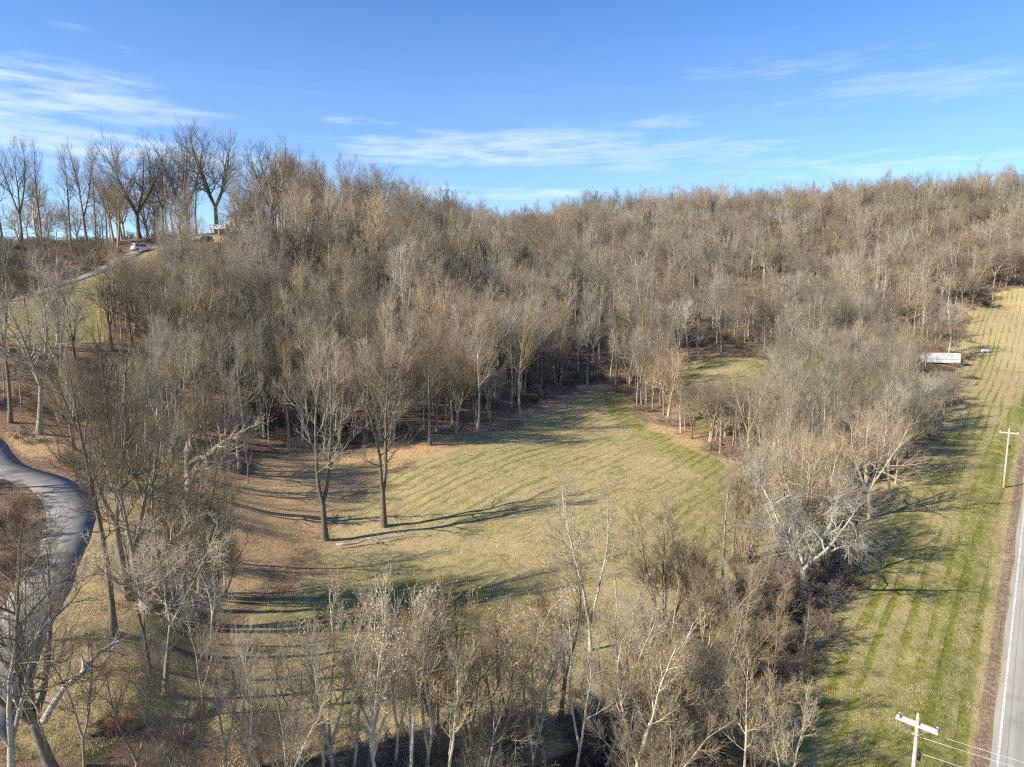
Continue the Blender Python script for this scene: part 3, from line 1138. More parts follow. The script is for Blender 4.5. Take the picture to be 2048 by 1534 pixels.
kinds('redshrub', 2, 2.6, 0.03, 'shrub', 0.9, 0.006, (M['redbrush'], M['redbrush']), seed=3300)
kinds('pale_tall', 2, 20, 0.22, 'tall', 1.0, 0.010, (M['pale_bark'], M['pale_twig']), seed=3600)
kinds('sycamore', 1, 15.5, 0.32, 'gnarled', 1.0, 0.009, (M['pale_bark'], M['pale_bark']), forks=(0.2, 5, 42), seed=4007)
kinds('pair_tree', 2, 22, 0.34, 'forked', 0.85, 0.009, (BK, M['pale_twig']), forks=(0.2, 2, 15, 0.3), bend=0.015, lean=0.01, seed=4203)
kinds('crooked', 2, 13, 0.2, 'gnarled', 0.9, 0.008, (BK, TW), forks=(0.42, 3, 30), bend=0.07, lean=0.08, seed=4400)

TREE_COLOURS = {'grey': (1.0, 1.0, 0.98, 1), 'pale': (1.22, 1.20, 1.15, 1), 'tan': (1.18, 1.05, 0.9, 1), 'brown': (0.86, 0.79, 0.72, 1), 'dark': (0.52, 0.5, 0.48, 1)}
_count = {'tree': 0}


def place(key, var, x, y, Hm, tone, rz, label, group=None, name='tree', cat='tree', tilt=(0, 0), z=None, girth=1.0):
    tm, cm, H0 = KIND[key][var % len(KIND[key])]
    s = Hm / H0
    r = bpy.data.objects.new(name, None)
    r.location = (x, y, (H1(x, y) if z is None else z) - 0.05)
    r.rotation_euler = (tilt[0], tilt[1], rz)
    r.scale = (s * girth, s * girth, s)
    r.empty_display_size = 0.3
    COL.objects.link(r)
    tag(r, label, cat, group)
    for nm, me in (('trunk' if name == 'tree' else 'stem', tm), ('crown', cm)):
        o = bpy.data.objects.new(nm, me)
        o.color = TREE_COLOURS[tone]
        o.parent = r
        COL.objects.link(o)
    _count['tree'] += 1
    return r


USED = []          # (x, y, keep-clear radius)


def hero(u, v, Hm, key, tone, label, var=0, rz=None, name='tree', cat='tree', tilt=(0, 0), clear=2.0, group=None, girth=1.0):
    p = at(u, v)
    USED.append((p.x, p.y, clear))
    return place(key, var, p.x, p.y, Hm, tone, random.uniform(0, 6.28) if rz is None else rz, label, group, name, cat, tilt, girth=girth)


# --- the trees one can pick out in the photograph
hero(650, 1080, 22.5, 'pair_tree', 'grey', 'tall twin-stemmed tree, the nearer of the two standing alone on the leafy meadow edge', 0, 0.1)
hero(768, 1053, 21.5, 'pair_tree', 'grey', 'tall twin-stemmed tree, farther of the two standing alone at the meadow edge', 1, 0.5)
hero(1608, 1195, 15.8, 'sycamore', 'grey', 'white-barked sycamore with crooked spreading limbs beside the creek', 0, 0.4, clear=4)
hero(228, 1268, 21, 'tall', 'dark', 'tall leaning tree right of the driveway, nearest of three tall trunks there', 1, 2.0, tilt=(0, R(-5)), girth=0.75)
hero(256, 1196, 21, 'forked', 'dark', 'tall straight tree right of the driveway, between the leaning tree and the thicket', 0, 1.0, girth=0.75)
hero(275, 1165, 22, 'tall', 'dark', 'tall straight tree right of the driveway, farthest of three tall trunks there', 0, 4.0, girth=0.75)
hero(330, 1390, 13, 'crooked', 'pale', 'crooked pale tree with a sweeping S-shaped trunk below the driveway lawn', 0, 0.3)
hero(112, 1560, 15, 'broad', 'dark', 'big dark leaning tree below the bend of the driveway', 1, 0.6, tilt=(0, R(-6)))
hero(308, 1062, 11, 'crooked', 'dark', 'dark crooked tree with a bent low limb beside the broken snag', 1, 1.2)
hero(402, 955, 11, 'forked', 'tan', 'forked tan tree right behind the broken snag', 0, 2.2)
hero(345, 950, 12, 'forked', 'grey', 'grey forked tree just left of the broken snag', 1, 1.2)
hero(495, 965, 9, 'sapling', 'dark', 'small vine-wrapped tree alone on the leafy slope right of the snag', 2, 0)
hero(458, 940, 9, 'sapling', 'tan', 'thin young tree on the leafy slope between the snag and the vine-wrapped tree', 0, 1)
hero(78, 868, 19, 'forked', 'grey', 'tall tree with a pale lower trunk on the leafy bank above the driveway', 2, 2.2)
hero(20, 845, 17, 'tall', 'dark', 'dark slim tree on the leafy bank above the driveway, farthest left', 3, 0.3)
hero(150, 745, 15, 'forked', 'dark', 'dark open tree forking low, below the hillside lawn', 3, 1.8)
hero(120, 800, 15, 'forked', 'grey', 'leaning forked tree on the bank below the hillside lawn', 1, 5.2, tilt=(0, R(-7)))
hero(8, 690, 17, 'tall', 'dark', 'dark slim tree at the left edge of the hillside lawn', 0, 1.0)
hero(60, 690, 14, 'sapling', 'dark', 'thin dark young tree at the lower edge of the hillside lawn', 1, 1.0)
hero(860, 890, 19, 'tall', 'dark', 'dark-trunked tree at the wood edge, left end of the main meadow', 2, 0.5)
hero(913, 878, 15, 'forked', 'dark', 'dark forked tree at the wood edge behind the main meadow', 0, 3.0)
hero(955, 856, 20, 'pale_tall', 'grey', 'slim pale-trunked tree at the wood edge beside the leaf drift', 0, 0.8)
hero(1040, 828, 21, 'pale_tall', 'tan', 'tall pale-stemmed tree at the wood edge where the meadow narrows', 1, 2.4)
hero(1175, 768, 22, 'pale_tall', 'grey', 'tall pale tree at the top of the meadow, in the leafy gap', 0, 3.3)
hero(1232, 776, 17, 'tall', 'dark', 'dark tree at the top of the meadow, right of the pale one', 1, 0.2)
hero(1258, 768, 16, 'multi', 'brown', 'brown many-stemmed tree at the top of the meadow by the leafy gap', 0, 0.2)
hero(1335, 842, 14, 'broad', 'tan', 'spreading tan tree on the leafy strip between the two meadows', 0, 0.4)
hero(1440, 890, 12.5, 'broad', 'dark', 'dark spreading tree at the right end of the leafy strip between the meadows', 2, 1.4)
hero(1470, 905, 11, 'tall', 'dark', 'dark slim tree beside the spreading one at the meadow corner', 2, 1.4)
hero(1497, 925, 16, 'forked', 'grey', 'grey forked tree at the left edge of the dense belt by the meadow', 1, 0.7)
hero(1525, 940, 15, 'forked', 'grey', 'grey forked tree just inside the dense belt by the meadow corner', 3, 2.7)
hero(1440, 1235, 14.5, 'tall', 'grey', 'fine-twigged grey tree on the creek bank, midway to the sycamore', 3, 0.0)
hero(1330, 1250, 11.5, 'multi', 'brown', 'dense brown many-stemmed tree on the meadow side of the creek', 1, 0.9)
hero(1390, 1250, 10.5, 'multi', 'dark', 'dense dark many-stemmed tree on the creek bank beside the fine-twigged tree', 2, 0.3)
hero(1182, 1300, 14, 'seedy', 'pale', 'slender pale tree topped with dry seed clusters, alone at the meadow foot', 0, 2.0)
hero(1560, 1230, 9.5, 'sapling', 'pale', 'thin pale leaning tree under the left side of the sycamore', 3, 0.7, tilt=(0, R(8)))
hero(1500, 1260, 9, 'multi', 'brown', 'brown many-stemmed bush-like tree left of the thin pale leaner', 0, 2.9)
hero(1238, 1420, 11, 'sapling', 'pale', 'straight pale-stemmed young tree on the left bank of the creek', 1, 0.7)
hero(1120, 1440, 12, 'forked', 'dark', 'dark forked tree standing over the creek bank with raised limbs', 2, 0.7, girth=0.9)
hero(1300, 1440, 11, 'seedy', 'tan', 'tan leaning tree over the dark creek hole, few dry leaves', 1, 1.4, tilt=(0, R(10)))
hero(1385, 1500, 10, 'multi', 'pale', 'pale many-stemmed tree leaning out over the field side of the creek', 2, 5.0, tilt=(0, R(14)))
hero(1440, 1410, 9, 'multi', 'tan', 'tan many-stemmed tree with arching twigs by the creek bend', 0, 0.4, tilt=(0, R(12)))
hero(1540, 1330, 7.5, 'multi', 'tan', 'low arching many-stemmed tree on the field edge below the sycamore', 1, 4.4, tilt=(0, R(12)))
for u, v, h, key, tone, lab, var in [
        (1000, 1545, 12.5, 'seedy', 'tan', 'tan tree with pinkish dry seed clusters, just left of the creek mouth', 2),
        (930, 1560, 13.0, 'sapling', 'dark', 'dark straight-stemmed tree in the near thicket, right half', 1),
        (885, 1530, 12.5, 'seedy', 'brown', 'brown tree heavy with pinkish dry leaves in the near thicket', 3),
        (760, 1590, 13.0, 'seedy', 'pale', 'pale tree with tan seed clusters at its tip, tallest of the near thicket', 0),
        (700, 1580, 11.5, 'sapling', 'pale', 'pale bare young tree in the near thicket, left of the tallest', 3),
        (640, 1600, 11.0, 'sapling', 'grey', 'grey bare young tree in the near thicket with drooping side twigs', 4),
        (560, 1600, 10.0, 'multi', 'pale', 'pale many-stemmed tree at the left end of the near thicket', 1),
        (820, 1600, 11.5, 'sapling', 'grey', 'grey slender tree in the near thicket, between two with dry leaves', 0),
        (1060, 1590, 12.0, 'sapling', 'grey', 'grey slender tree at the creek mouth in the near thicket', 2),
        (960, 1600, 10.0, 'multi', 'grey', 'grey many-stemmed tree low in the near thicket', 0),
        (450, 1560, 9.0, 'sapling', 'pale', 'small pale tree left of the near thicket on leafy ground', 2),
        (380, 1600, 9.0, 'multi', 'grey', 'grey many-stemmed tree below the S-shaped trunk', 2),
        (255, 1600, 9.5, 'sapling', 'dark', 'thin dark tree near the lower lawn edge, below the leaning tall tree', 3),
        (20, 1620, 13.0, 'forked', 'grey', 'grey forked tree below the driveway, beside the big dark leaning one', 1),
        (170, 1530, 8.5, 'sapling', 'brown', 'thin brown tree beside the big dark leaning trunk', 4),
        (410, 1430, 8.5, 'sapling', 'grey', 'thin grey tree standing right of the S-shaped trunk', 0),
        (520, 1570, 10.5, 'sapling', 'pale', 'pale forked young tree standing left of the near thicket', 5),
        (600, 1540, 9.5, 'sapling', 'pale', 'short pale young tree at the upper left of the near thicket', 0),
        (670, 1560, 12.0, 'seedy', 'grey', 'grey tree with a few seed clusters, left part of the near thicket', 2),
        (735, 1540, 10.5, 'sapling', 'pale', 'bright pale stem in front of the tallest seedy tree of the near thicket', 1),
        (790, 1545, 12.5, 'sapling', 'pale', 'pale wide-forked young tree in the middle of the near thicket', 2),
        (850, 1560, 12.5, 'seedy', 'tan', 'tan forked tree with seed clusters at the middle of the near thicket', 1),
        (910, 1600, 12.0, 'sapling', 'pale', 'pale straight stem just right of the middle of the near thicket', 4),
        (1030, 1500, 10.5, 'sapling', 'dark', 'dark forked young tree on the meadow side of the creek mouth', 5),
        (1090, 1520, 11.5, 'seedy', 'pale', 'pale seed-topped tree on the left bank of the creek mouth', 0),
        (1150, 1560, 12.0, 'sapling', 'grey', 'grey stem rising from the left creek bank at the mouth', 1),
        (1210, 1540, 12.0, 'sapling', 'pale', 'pale forked stem leaning over the creek, nearest of the creek stems', 3),
        (1270, 1580, 12.0, 'seedy', 'pale', 'pale tree with pinkish seed clusters rising over the creek', 3),
        (1330, 1590, 11.0, 'sapling', 'tan', 'tan forked young tree right of the creek, near the bottom of the thicket', 2),
        (1270, 1460, 10.5, 'sapling', 'tan', 'tan young tree on the far lip of the dark creek hole', 4),
        (1480, 1350, 9.0, 'sapling', 'pale', 'pale young tree between the creek bend and the arching bushes', 0),
        (1410, 1300, 9.5, 'multi', 'tan', 'tan bushy tree left of the creek bend', 3),
        (1640, 1150, 9.0, 'multi', 'brown', 'brown many-stemmed tree right behind the sycamore', 3),
        (1690, 1110, 10.0, 'sapling', 'grey', 'grey young tree on the creek behind the sycamore', 5),
        (300, 1335, 12.0, 'sapling', 'dark', 'dark forked young tree left of the S-shaped trunk', 1),
        (425, 1285, 11.0, 'sapling', 'grey', 'grey forked young tree on the shady slope above the S-shaped trunk', 3),
        (325, 1150, 15, 'forked', 'grey', 'grey forked tree between the S-shaped trunk and the snag', 2),
        (290, 1215, 15, 'forked', 'brown', 'brown forked tree just right of the three tall trunks', 1),
        (350, 1230, 13, 'multi', 'brown', 'brown many-stemmed tree at the right side of the driveway lawn', 0),
        (395, 1180, 13, 'multi', 'tan', 'tan dense many-stemmed tree in front of the snag', 2),
        (445, 1190, 10, 'multi', 'brown', 'low brown many-stemmed tree on the shady slope below the snag', 1)]:
    hero(u, v, h, key, tone, lab, var, clear=1.2)
# tall row on the crest behind the bank
for i, (u, h, tone, key, lab) in enumerate([
        (8, 30, 'dark', 'tall', 'very tall dark tree on the crest, leftmost of the open row above the bank'),
        (46, 29, 'dark', 'forked', 'very tall dark forked tree second along the open crest row'),
        (84, 27, 'dark', 'tall', 'tall dark straight tree on the crest row above the brown bank'),
        (100, 24, 'dark', 'forked', 'dark forked crest tree beside the straight one above the brown bank'),
        (143, 26, 'dark', 'tall', 'tall dark curving tree in the middle of the open crest row'),
        (176, 27, 'dark', 'forked', 'tall dark forked tree toward the right of the open crest row'),
        (192, 25, 'grey', 'tall', 'slim grey tree at the right end of the open crest row')]):
    hero(u, 489 + (i % 3) * 3, h * 0.93, key, tone, lab, i, tilt=(0, R(random.uniform(-5, 4))), girth=0.75)
# skyline trees round the house
for u, Z, h, key, tone, lab in [
        (300, 196, 26, 'broad', 'dark', 'tall spreading tree on the skyline above the parked white car'),
        (395, 200, 27, 'broad', 'dark', 'tall dark spreading tree on the skyline just left of the white house'),
        (452, 206, 29, 'broad', 'dark', 'tallest dark spreading tree on the skyline behind the white house'),
        (345, 205, 25, 'forked', 'dark', 'dark forked skyline tree between the two spreading ones left of the house'),
        (560, 214, 26, 'broad', 'dark', 'tall dark spreading skyline tree right of the white house'),
        (600, 220, 26, 'forked', 'dark', 'dark forked skyline tree right of the house, second along'),
        (250, 192, 20, 'forked', 'brown', 'shorter brown tree wrapped in leaves at the bank end by the car'),
        (730, 232, 24, 'broad', 'brown', 'brown rounded tree standing up on the skyline above the dark slope'),
        (820, 246, 22, 'broad', 'dark', 'dark open tree at the right shoulder of the near skyline'),
        (476, 179, 13, 'multi', 'grey', 'grey many-stemmed tree right of the white porch, before the tall part'),
        (500, 176, 14, 'multi', 'brown', 'brown many-stemmed tree screening the middle of the white house'),
        (528, 183, 16, 'multi', 'tan', 'tan many-stemmed tree screening the right end of the white house'),
        (492, 182, 17, 'forked', 'brown', 'brown forked tree standing in front of the tall part of the white house'),
        (522, 178, 18, 'tall', 'dark', 'dark slim tree in front of the right end of the white house'),
        (508, 186, 19, 'broad', 'brown', 'brown spreading tree close before the windows of the white house'),
        (545, 184, 20, 'forked', 'grey', 'grey forked tree off the right corner of the white house'),
        (368, 206, 20, 'forked', 'grey', 'grey forked skyline tree left of the tall spreading one by the house'),
        (412, 209, 18, 'tall', 'brown', 'brown slim skyline tree just left of the white porch'),
        (384, 212, 15, 'multi', 'brown', 'low brown many-stemmed skyline tree under the spreading one by the house'),
        (325, 208, 17, 'multi', 'dark', 'low dark many-stemmed skyline tree above the end of the driveway'),
        (945, 285, 23, 'broad', 'dark', 'lone round tree standing above the saddle of the skyline')]:
    x = (u - CU) / FPX * Z
    y = Z * 0.99
    USED.append((x, y, 2.5))
    place(key, int(u) % 3, x, y, h, tone, random.uniform(0, 6.28), lab)
# one tree across the road whose twigs reach into view
_p = at(2040, 1330)
place('broad', 0, _p.x + 4.2, _p.y - 6.5, 14.5, 'dark', 1.0, 'dark fine-twigged roadside tree reaching over the pale road')
USED.append((_p.x + 5.6, _p.y - 6.5, 3))


# --- things whose sites must stay clear
def site(u, v, r):
    p = at(u, v)
    USED.append((p.x, p.y, r))
    return p


P_TRAILER = site(1880, 727, 6.5)
P_HOUSE = Vector((-84.0, 196.0, 0))
USED.append((-84, 196, 11))
P_CAR = site(284, 503, 4)

# ------------------------------------------------------------------ the woods
def woods_points():
    pts = []
    # jittered grids, coarser further off
    for (y0, y1, sp) in ((40, 150, 3.5), (150, 240, 4.4), (240, 470, 5.6)):
        xs = np.arange(-190, 380, sp)
        ys = np.arange(y0, y1, sp)
        X, Y = np.meshgrid(xs, ys)
        X = X + RNG.uniform(-0.5, 0.5, X.shape) * sp * 1.1
        Y = Y + RNG.uniform(-0.5, 0.5, Y.shape) * sp * 1.1
        pts.append(np.stack([X.ravel(), Y.ravel()], -1))
    P = np.concatenate(pts)
    x, y = P[:, 0], P[:, 1]
    u = CU + FPX * x / y
    ok = (u > -330) & (u < 2300)
    for poly, mar in ((MEADOW, -0.5), (FIELD, -0.6), (MEADOW2, -0.3), (LAWN_HILL, 0.0), (LAWN_LOW, 0.0), (LITTER, 1.0), (YARD, 0.0)):
        ok &= poly_sd(x, y, poly) < mar if mar <= 0 else poly_sd(x, y, poly) < mar * 0
    d, _ = seg_dist(x, y, ROAD)
    side = (x - ROAD[0, 0]) * RNORM[0] + (y - ROAD[0, 1]) * RNORM[1]
    ok &= ~((side > -6) & (y < 330))
    d, _ = seg_dist(x, y, DRIVE)
    ok &= d > 3.2
    d, _ = seg_dist(x, y, CREEK)
    ok &= d > 1.2
    for a, b, r in USED:
        ok &= np.hypot(x - a, y - b) > r
    # open ground behind the left crest, so that the sky shows between the trunks
    ok &= ~((u < 215) & (y > 176) & (y < 192))
    ok &= ~((u < 215) & (y > 222))
    ok &= ~((u < 430) & (y > 215))
    # the brown bank and the leafy slope stay thin
    thin = np.ones(len(P))
    lowleft = (u < 330) & (y < 84)
    thin[lowleft] = 0.10
    midleft = (u < 220) & (y >= 84) & (y < 176)
    thin[midleft] = 0.28
    bank = (u < 230) & (y > 150) & (y < 178)
    thin[bank] = 0.08
    front = (y < 72) & (u > 330) & (u < 1560)
    thin[front] = 0.0
    dck, _ = seg_dist(x, y, CREEK)
    thin[front & (dck < 7)] = 0.3
    thin[(y < 58) & (u > 420) & (u < 1150)] = 0.06
    thin[lowleft & (u < -20) & (y < 84)] = 0.26
    far = (y > 185) & (y < 330)
    dn = vnoise(x, y, 26, 71) * 0.6 + vnoise(x, y, 11, 72) * 0.4
    thin[far] *= (0.30 + 0.70 * sstep(dn, 0.28, 0.55))[far]
    crest = (x < -18) & (y > 176) & (y < 300)
    thin[crest] *= 0.6
    thin[(u < 215) & (y > 190)] = 0.42
    thin[(y > 330)] = 1.0
    gap = poly_sd(x, y, poly_px([(1090, 760), (1150, 720), (1260, 720), (1290, 790), (1180, 790)])) > -1
    thin[gap] = 0.15
    gap2 = poly_sd(x, y, poly_px([(1350, 720), (1370, 690), (1520, 690), (1540, 722)])) > -1
    thin[gap2] = 0.25
    ok &= RNG.random(len(P)) < thin
    return P[ok]


WP = woods_points()
WZ = height(WP[:, 0], WP[:, 1])
# a tree shows if it stands in or near the frame
wdep = WP[:, 1] * math.cos(PITCH) + (CAMZ - WZ) * math.sin(PITCH)
wu = CU + FPX * WP[:, 0] / wdep
_b = ((CAMZ - WZ) / wdep - math.sin(PITCH)) / math.cos(PITCH)
wv = CV + FPX * _b
n = len(WP)
tall = vnoise(WP[:, 0], WP[:, 1], 17, 41)
hts = RNG.uniform(10, 20.5, n) + 6 * (tall - 0.45)
hill = (WP[:, 0] < -20) & (WP[:, 1] > 170)
hts[hill] += 4
hts[(wu < 215) & (WP[:, 1] > 185)] = RNG.uniform(10, 19, n)[(wu < 215) & (WP[:, 1] > 185)]
belt = (WP[:, 0] > 20) & (WP[:, 1] < 165)
hts[belt] = RNG.uniform(9, 15, belt.sum())
rightbelt = (WP[:, 0] > 50) & (WP[:, 1] < 200)
hts[rightbelt] = RNG.uniform(9, 15, rightbelt.sum())
near = WP[:, 1] < 72
hts[near] = RNG.uniform(6, 10.5, near.sum())
sunside = (wu < -20) & (WP[:, 1] < 84)
hts[sunside] = RNG.uniform(10, 16, sunside.sum())
leftslope = (WP[:, 0] < -25) & (WP[:, 1] > 84) & (WP[:, 1] < 165)
hts[leftslope] = RNG.uniform(9, 17, leftslope.sum())
understory = RNG.random(n) < 0.22
hts[understory] *= 0.6
hts[(RNG.random(n) < 0.06) & (WP[:, 1] > 180)] *= 1.28
size = hts / wdep
# lower growth where the photograph looks over it at the trailer, lawns, house and far meadow
def lower(u0, u1, vtop, vbase, share, dmax):
    global hts
    m = (wu > u0) & (wu < u1) & (wv > vbase) & (wdep < dmax) & (RNG.random(n) < share)
    hts = np.where(m, np.minimum(hts, np.maximum((wv - vtop) / FPX * wdep * 0.97, 1.2)), hts)


lower(1828, 1985, 742, 742, 1.0, 212)
lower(1350, 1550, 756, 765, 0.95, 178)
lower(1350, 1550, 735, 740, 0.8, 176)
lower(400, 480, 480, 482, 1.0, 192)
lower(470, 560, 440, 486, 0.6, 185)
lower(255, 345, 512, 513, 1.0, 172)
lower(-80, 300, 705, 710, 1.0, 124)
lower(300, 480, 640, 650, 0.5, 124)
lower(1900, 2100, 640, 690, 1.0, 260)
lower(1090, 1270, 775, 780, 0.9, 170)
for qx, qy, half in ((P_TRAILER.x, P_TRAILER.y, 8.0), (P_HOUSE.x - 4, P_HOUSE.y, 7.0), (P_CAR.x, P_CAR.y, 4.0)):
    al = -((WP[:, 0] - qx) * math.cos(SHADOW_AZ) + (WP[:, 1] - qy) * math.sin(SHADOW_AZ))
    la = np.abs((WP[:, 0] - qx) * math.sin(SHADOW_AZ) - (WP[:, 1] - qy) * math.cos(SHADOW_AZ))
    m = (al > 0) & (al < 30) & (la < half)
    hts = np.where(m, np.minimum(hts, 1.0 + 0.55 * al), hts)
keepw = hts > 2.5
inview = keepw & (wu > -60) & (wu < 2110) & (wv - FPX * size < 1534)
order = np.argsort(-np.where(inview, size, size * 1e-3))
N_IND = max(0, 296 - _count['tree'])
ind, rest = order[:N_IND], order[N_IND:]
rest = rest[keepw[rest]]

FORM = {'tall': 'slender', 'forked': 'forked', 'broad': 'spreading', 'sapling': 'thin young', 'multi': 'many-stemmed', 'pale_tall': 'white-stemmed'}


def zone_of(u, v, x, y):
    if y < 74:
        return ('by the creek', 'bare trees along the near creek') if u > 480 else ('below the driveway', 'bare trees below the driveway')
    if u < 330 and y < 100:
        return 'above the driveway bend', 'bare trees on the bank above the driveway'
    if u < 640 and y < 150:
        return 'behind the snag', 'bare trees on the slope behind the snag'
    if u < 760 and y < 235:
        return 'below the white house', 'bare trees below the white house'
    if u > 1480 and y < 175:
        return 'in the belt beside the field', 'bare trees in the belt beside the field'
    if u > 1300 and y < 190:
        return 'round the far meadow', 'bare trees round the far meadow'
    if u < 1100:
        return 'behind the main meadow', 'bare trees behind the main meadow'
    return 'at the far hill foot', 'bare trees at the foot of the far hill'


zones = {}
rows = []
for i in ind:
    x, y = WP[i]
    hm = hts[i]
    zn, gr = zone_of(wu[i], wv[i], x, y)
    r = RNG.random()
    if hm < 9.5:
        key = 'sapling' if r < 0.6 else 'multi'
    elif y < 175 and x > 20:
        key = 'multi' if r < 0.12 else 'sapling' if r < 0.52 else 'tall' if r < 0.75 else 'forked' if r < 0.9 else 'broad'
    else:
        key = 'tall' if r < 0.42 else 'forked' if r < 0.72 else 'pale_tall' if r < 0.82 else 'broad' if r < 0.93 else 'multi'
    tone = ['grey', 'pale', 'tan', 'brown', 'dark'][int(np.searchsorted([0.34, 0.5, 0.72, 0.9], RNG.random()))]
    rows.append((i, x, y, hm, zn, gr, key, tone))
    zones.setdefault(zn, []).append((wu[i], y))
labs = []
for i, x, y, hm, zn, gr, key, tone in rows:
    us = np.array([q[0] for q in zones[zn]])
    ds = np.array([q[1] for q in zones[zn]])
    fu, fd = (us < wu[i]).mean(), (ds < y).mean()
    hor = ('far left', 'left', 'middle', 'right', 'far right')[min(4, int(fu * 5))]
    dep = ('front', 'middle', 'back')[min(2, int(fd * 3))]
    sz = 'short' if hm < 9 else 'mid-height' if hm < 14 else 'tall'
    labs.append(f'{sz} {tone} {FORM[key]} bare tree {zn}, {dep} rows, {hor}')
from collections import Counter
cnt = Counter(labs)
ORD = {2: ('nearer', 'farther'), 3: ('nearest', 'midway', 'farthest')}
for (i, x, y, hm, zn, gr, key, tone), lab in zip(rows, labs):
    if len(lab.split()) > 14:
        lab_s = lab.replace(' bare tree', ' tree').replace(' rows,', ',')
    else:
        lab_s = lab
    if cnt[lab] in ORD:
        same = sorted(r_[2] for r_, l_ in zip(rows, labs) if l_ == lab)
        lab_s = lab_s + ', ' + ORD[cnt[lab]][same.index(y)]
    lab = lab_s
    place(key, int(RNG.integers(0, 9)), x, y, hm, tone, RNG.uniform(0, 6.28), lab, gr, tilt=(RNG.normal(0, 0.03), RNG.normal(0, 0.03)), z=WZ[i])


# --- everything behind, as one wood
def far_kinds(specs):
    out = []
    for j, (kind, H, r0, forks, mats, det, sd_) in enumerate(specs):
        lv = tree(sd_, H, r0, kind, det * 0.9, 0.014, (0.02, -0.02), 0.03, forks)
        me = joined_mesh(f'wood_tree', lv, mats)
        out.append(bpy.data.objects.new('wood_tree', me))
    return out


def scatter(name, temps, P, z, s, rot, label, cat, H0=1.0, col=(1, 1, 1, 1), flat=None):
    me = bpy.data.meshes.new(name)
    V = np.column_stack([P, z]).astype(np.float32)
    me.vertices.add(len(V))
    me.vertices.foreach_set('co', V.ravel())
    for nm, arr, tp in (('scl', s, 'FLOAT'), ('rot', rot, 'FLOAT'), ('pick', RNG.integers(0, len(temps), len(V)), 'INT')):
        a = me.attributes.new(nm, tp, 'POINT')
        a.data.foreach_set('value', np.asarray(arr, np.int32 if tp == 'INT' else np.float32))
    o = bpy.data.objects.new(name, me)
    COL.objects.link(o)
    o.color = col
    tag(o, label, cat, None, 'stuff')
    g = bpy.data.node_groups.new(name, 'GeometryNodeTree')
    g.interface.new_socket('Geometry', in_out='INPUT', socket_type='NodeSocketGeometry')
    g.interface.new_socket('Geometry', in_out='OUTPUT', socket_type='NodeSocketGeometry')
    N = NT(g)
    gi, go = N.n('NodeGroupInput'), N.n('NodeGroupOutput')
    jn = N.n('GeometryNodeJoinGeometry')
    for tmp in temps:
        oi = N.n('GeometryNodeObjectInfo')
        oi.inputs['Object'].default_value = tmp
        oi.inputs['As Instance'].default_value = False
        gt = N.n('GeometryNodeGeometryToInstance')
        N.l(oi.outputs['Geometry'], gt.inputs[0])
        N.l(gt.outputs[0], jn.inputs[0])

    def named(nm, tp):
        a = N.n('GeometryNodeInputNamedAttribute')
        a.data_type = tp
        a.inputs[0].default_value = nm
        return a.outputs[0]
    iop = N.n('GeometryNodeInstanceOnPoints')
    N.l(gi.outputs[0], iop.inputs['Points'])
    N.l(jn.outputs[0], iop.inputs['Instance'])
    iop.inputs['Pick Instance'].default_value = True
    N.l(named('pick', 'INT'), iop.inputs['Instance Index'])
    cr = N.n('ShaderNodeCombineXYZ')
    N.l(named('rot', 'FLOAT'), cr.inputs[2])
    N.l(cr.outputs[0], iop.inputs['Rotation'])
    sc = N.n('ShaderNodeCombineXYZ')
    sv = named('scl', 'FLOAT')
    for k in range(3):
        N.l(sv, sc.inputs[k])
    N.l(sc.outputs[0], iop.inputs['Scale'])
    N.l(iop.outputs[0], go.inputs[0])
    md = o.modifiers.new('scatter', 'NODES')
    md.node_group = g
    return o


FAR = far_kinds([
    ('tall', 18, 0.28, None, (M['wood_bark'], TW), 1.0, 11), ('tall', 18, 0.26, None, (M['stem_bark'], TW), 1.0, 12), ('forked', 18, 0.32, (0.3, 3, 20), (M['wood_bark'], TW), 1.0, 13),
    ('forked', 18, 0.32, (0.35, 3, 22), (M['stem_bark'], TW), 1.0, 14), ('broad', 18, 0.32, (0.3, 4, 28), (M['wood_bark'], TW), 1.0, 15), ('broad', 18, 0.32, (0.25, 4, 32), (BK, M['brush']), 1.0, 16),
    ('tall', 18, 0.26, None, (M['pale_bark'], TW), 0.95, 17), ('forked', 18, 0.30, (0.4, 3, 18), (M['pale_bark'], M['pale_twig']), 0.95, 18), ('tall', 18, 0.28, None, (BK, M['brush']), 1.1, 19),
    ('sapling', 18, 0.2, (0.3, 2, 16), (M['stem_bark'], M['pale_twig']), 1.1, 20), ('sapling', 18, 0.18, (0.25, 3, 14), (M['stem_bark'], TW), 1.15, 21), ('sapling', 18, 0.2, (0.35, 2, 18), (M['pale_bark'], TW), 1.1, 22)])
scatter('wood', FAR, WP[rest], WZ[rest] - 0.1, hts[rest] / 18.0, RNG.uniform(0, 6.28, len(rest)), 'leafless brown and grey wood covering the hillsides', 'wood')


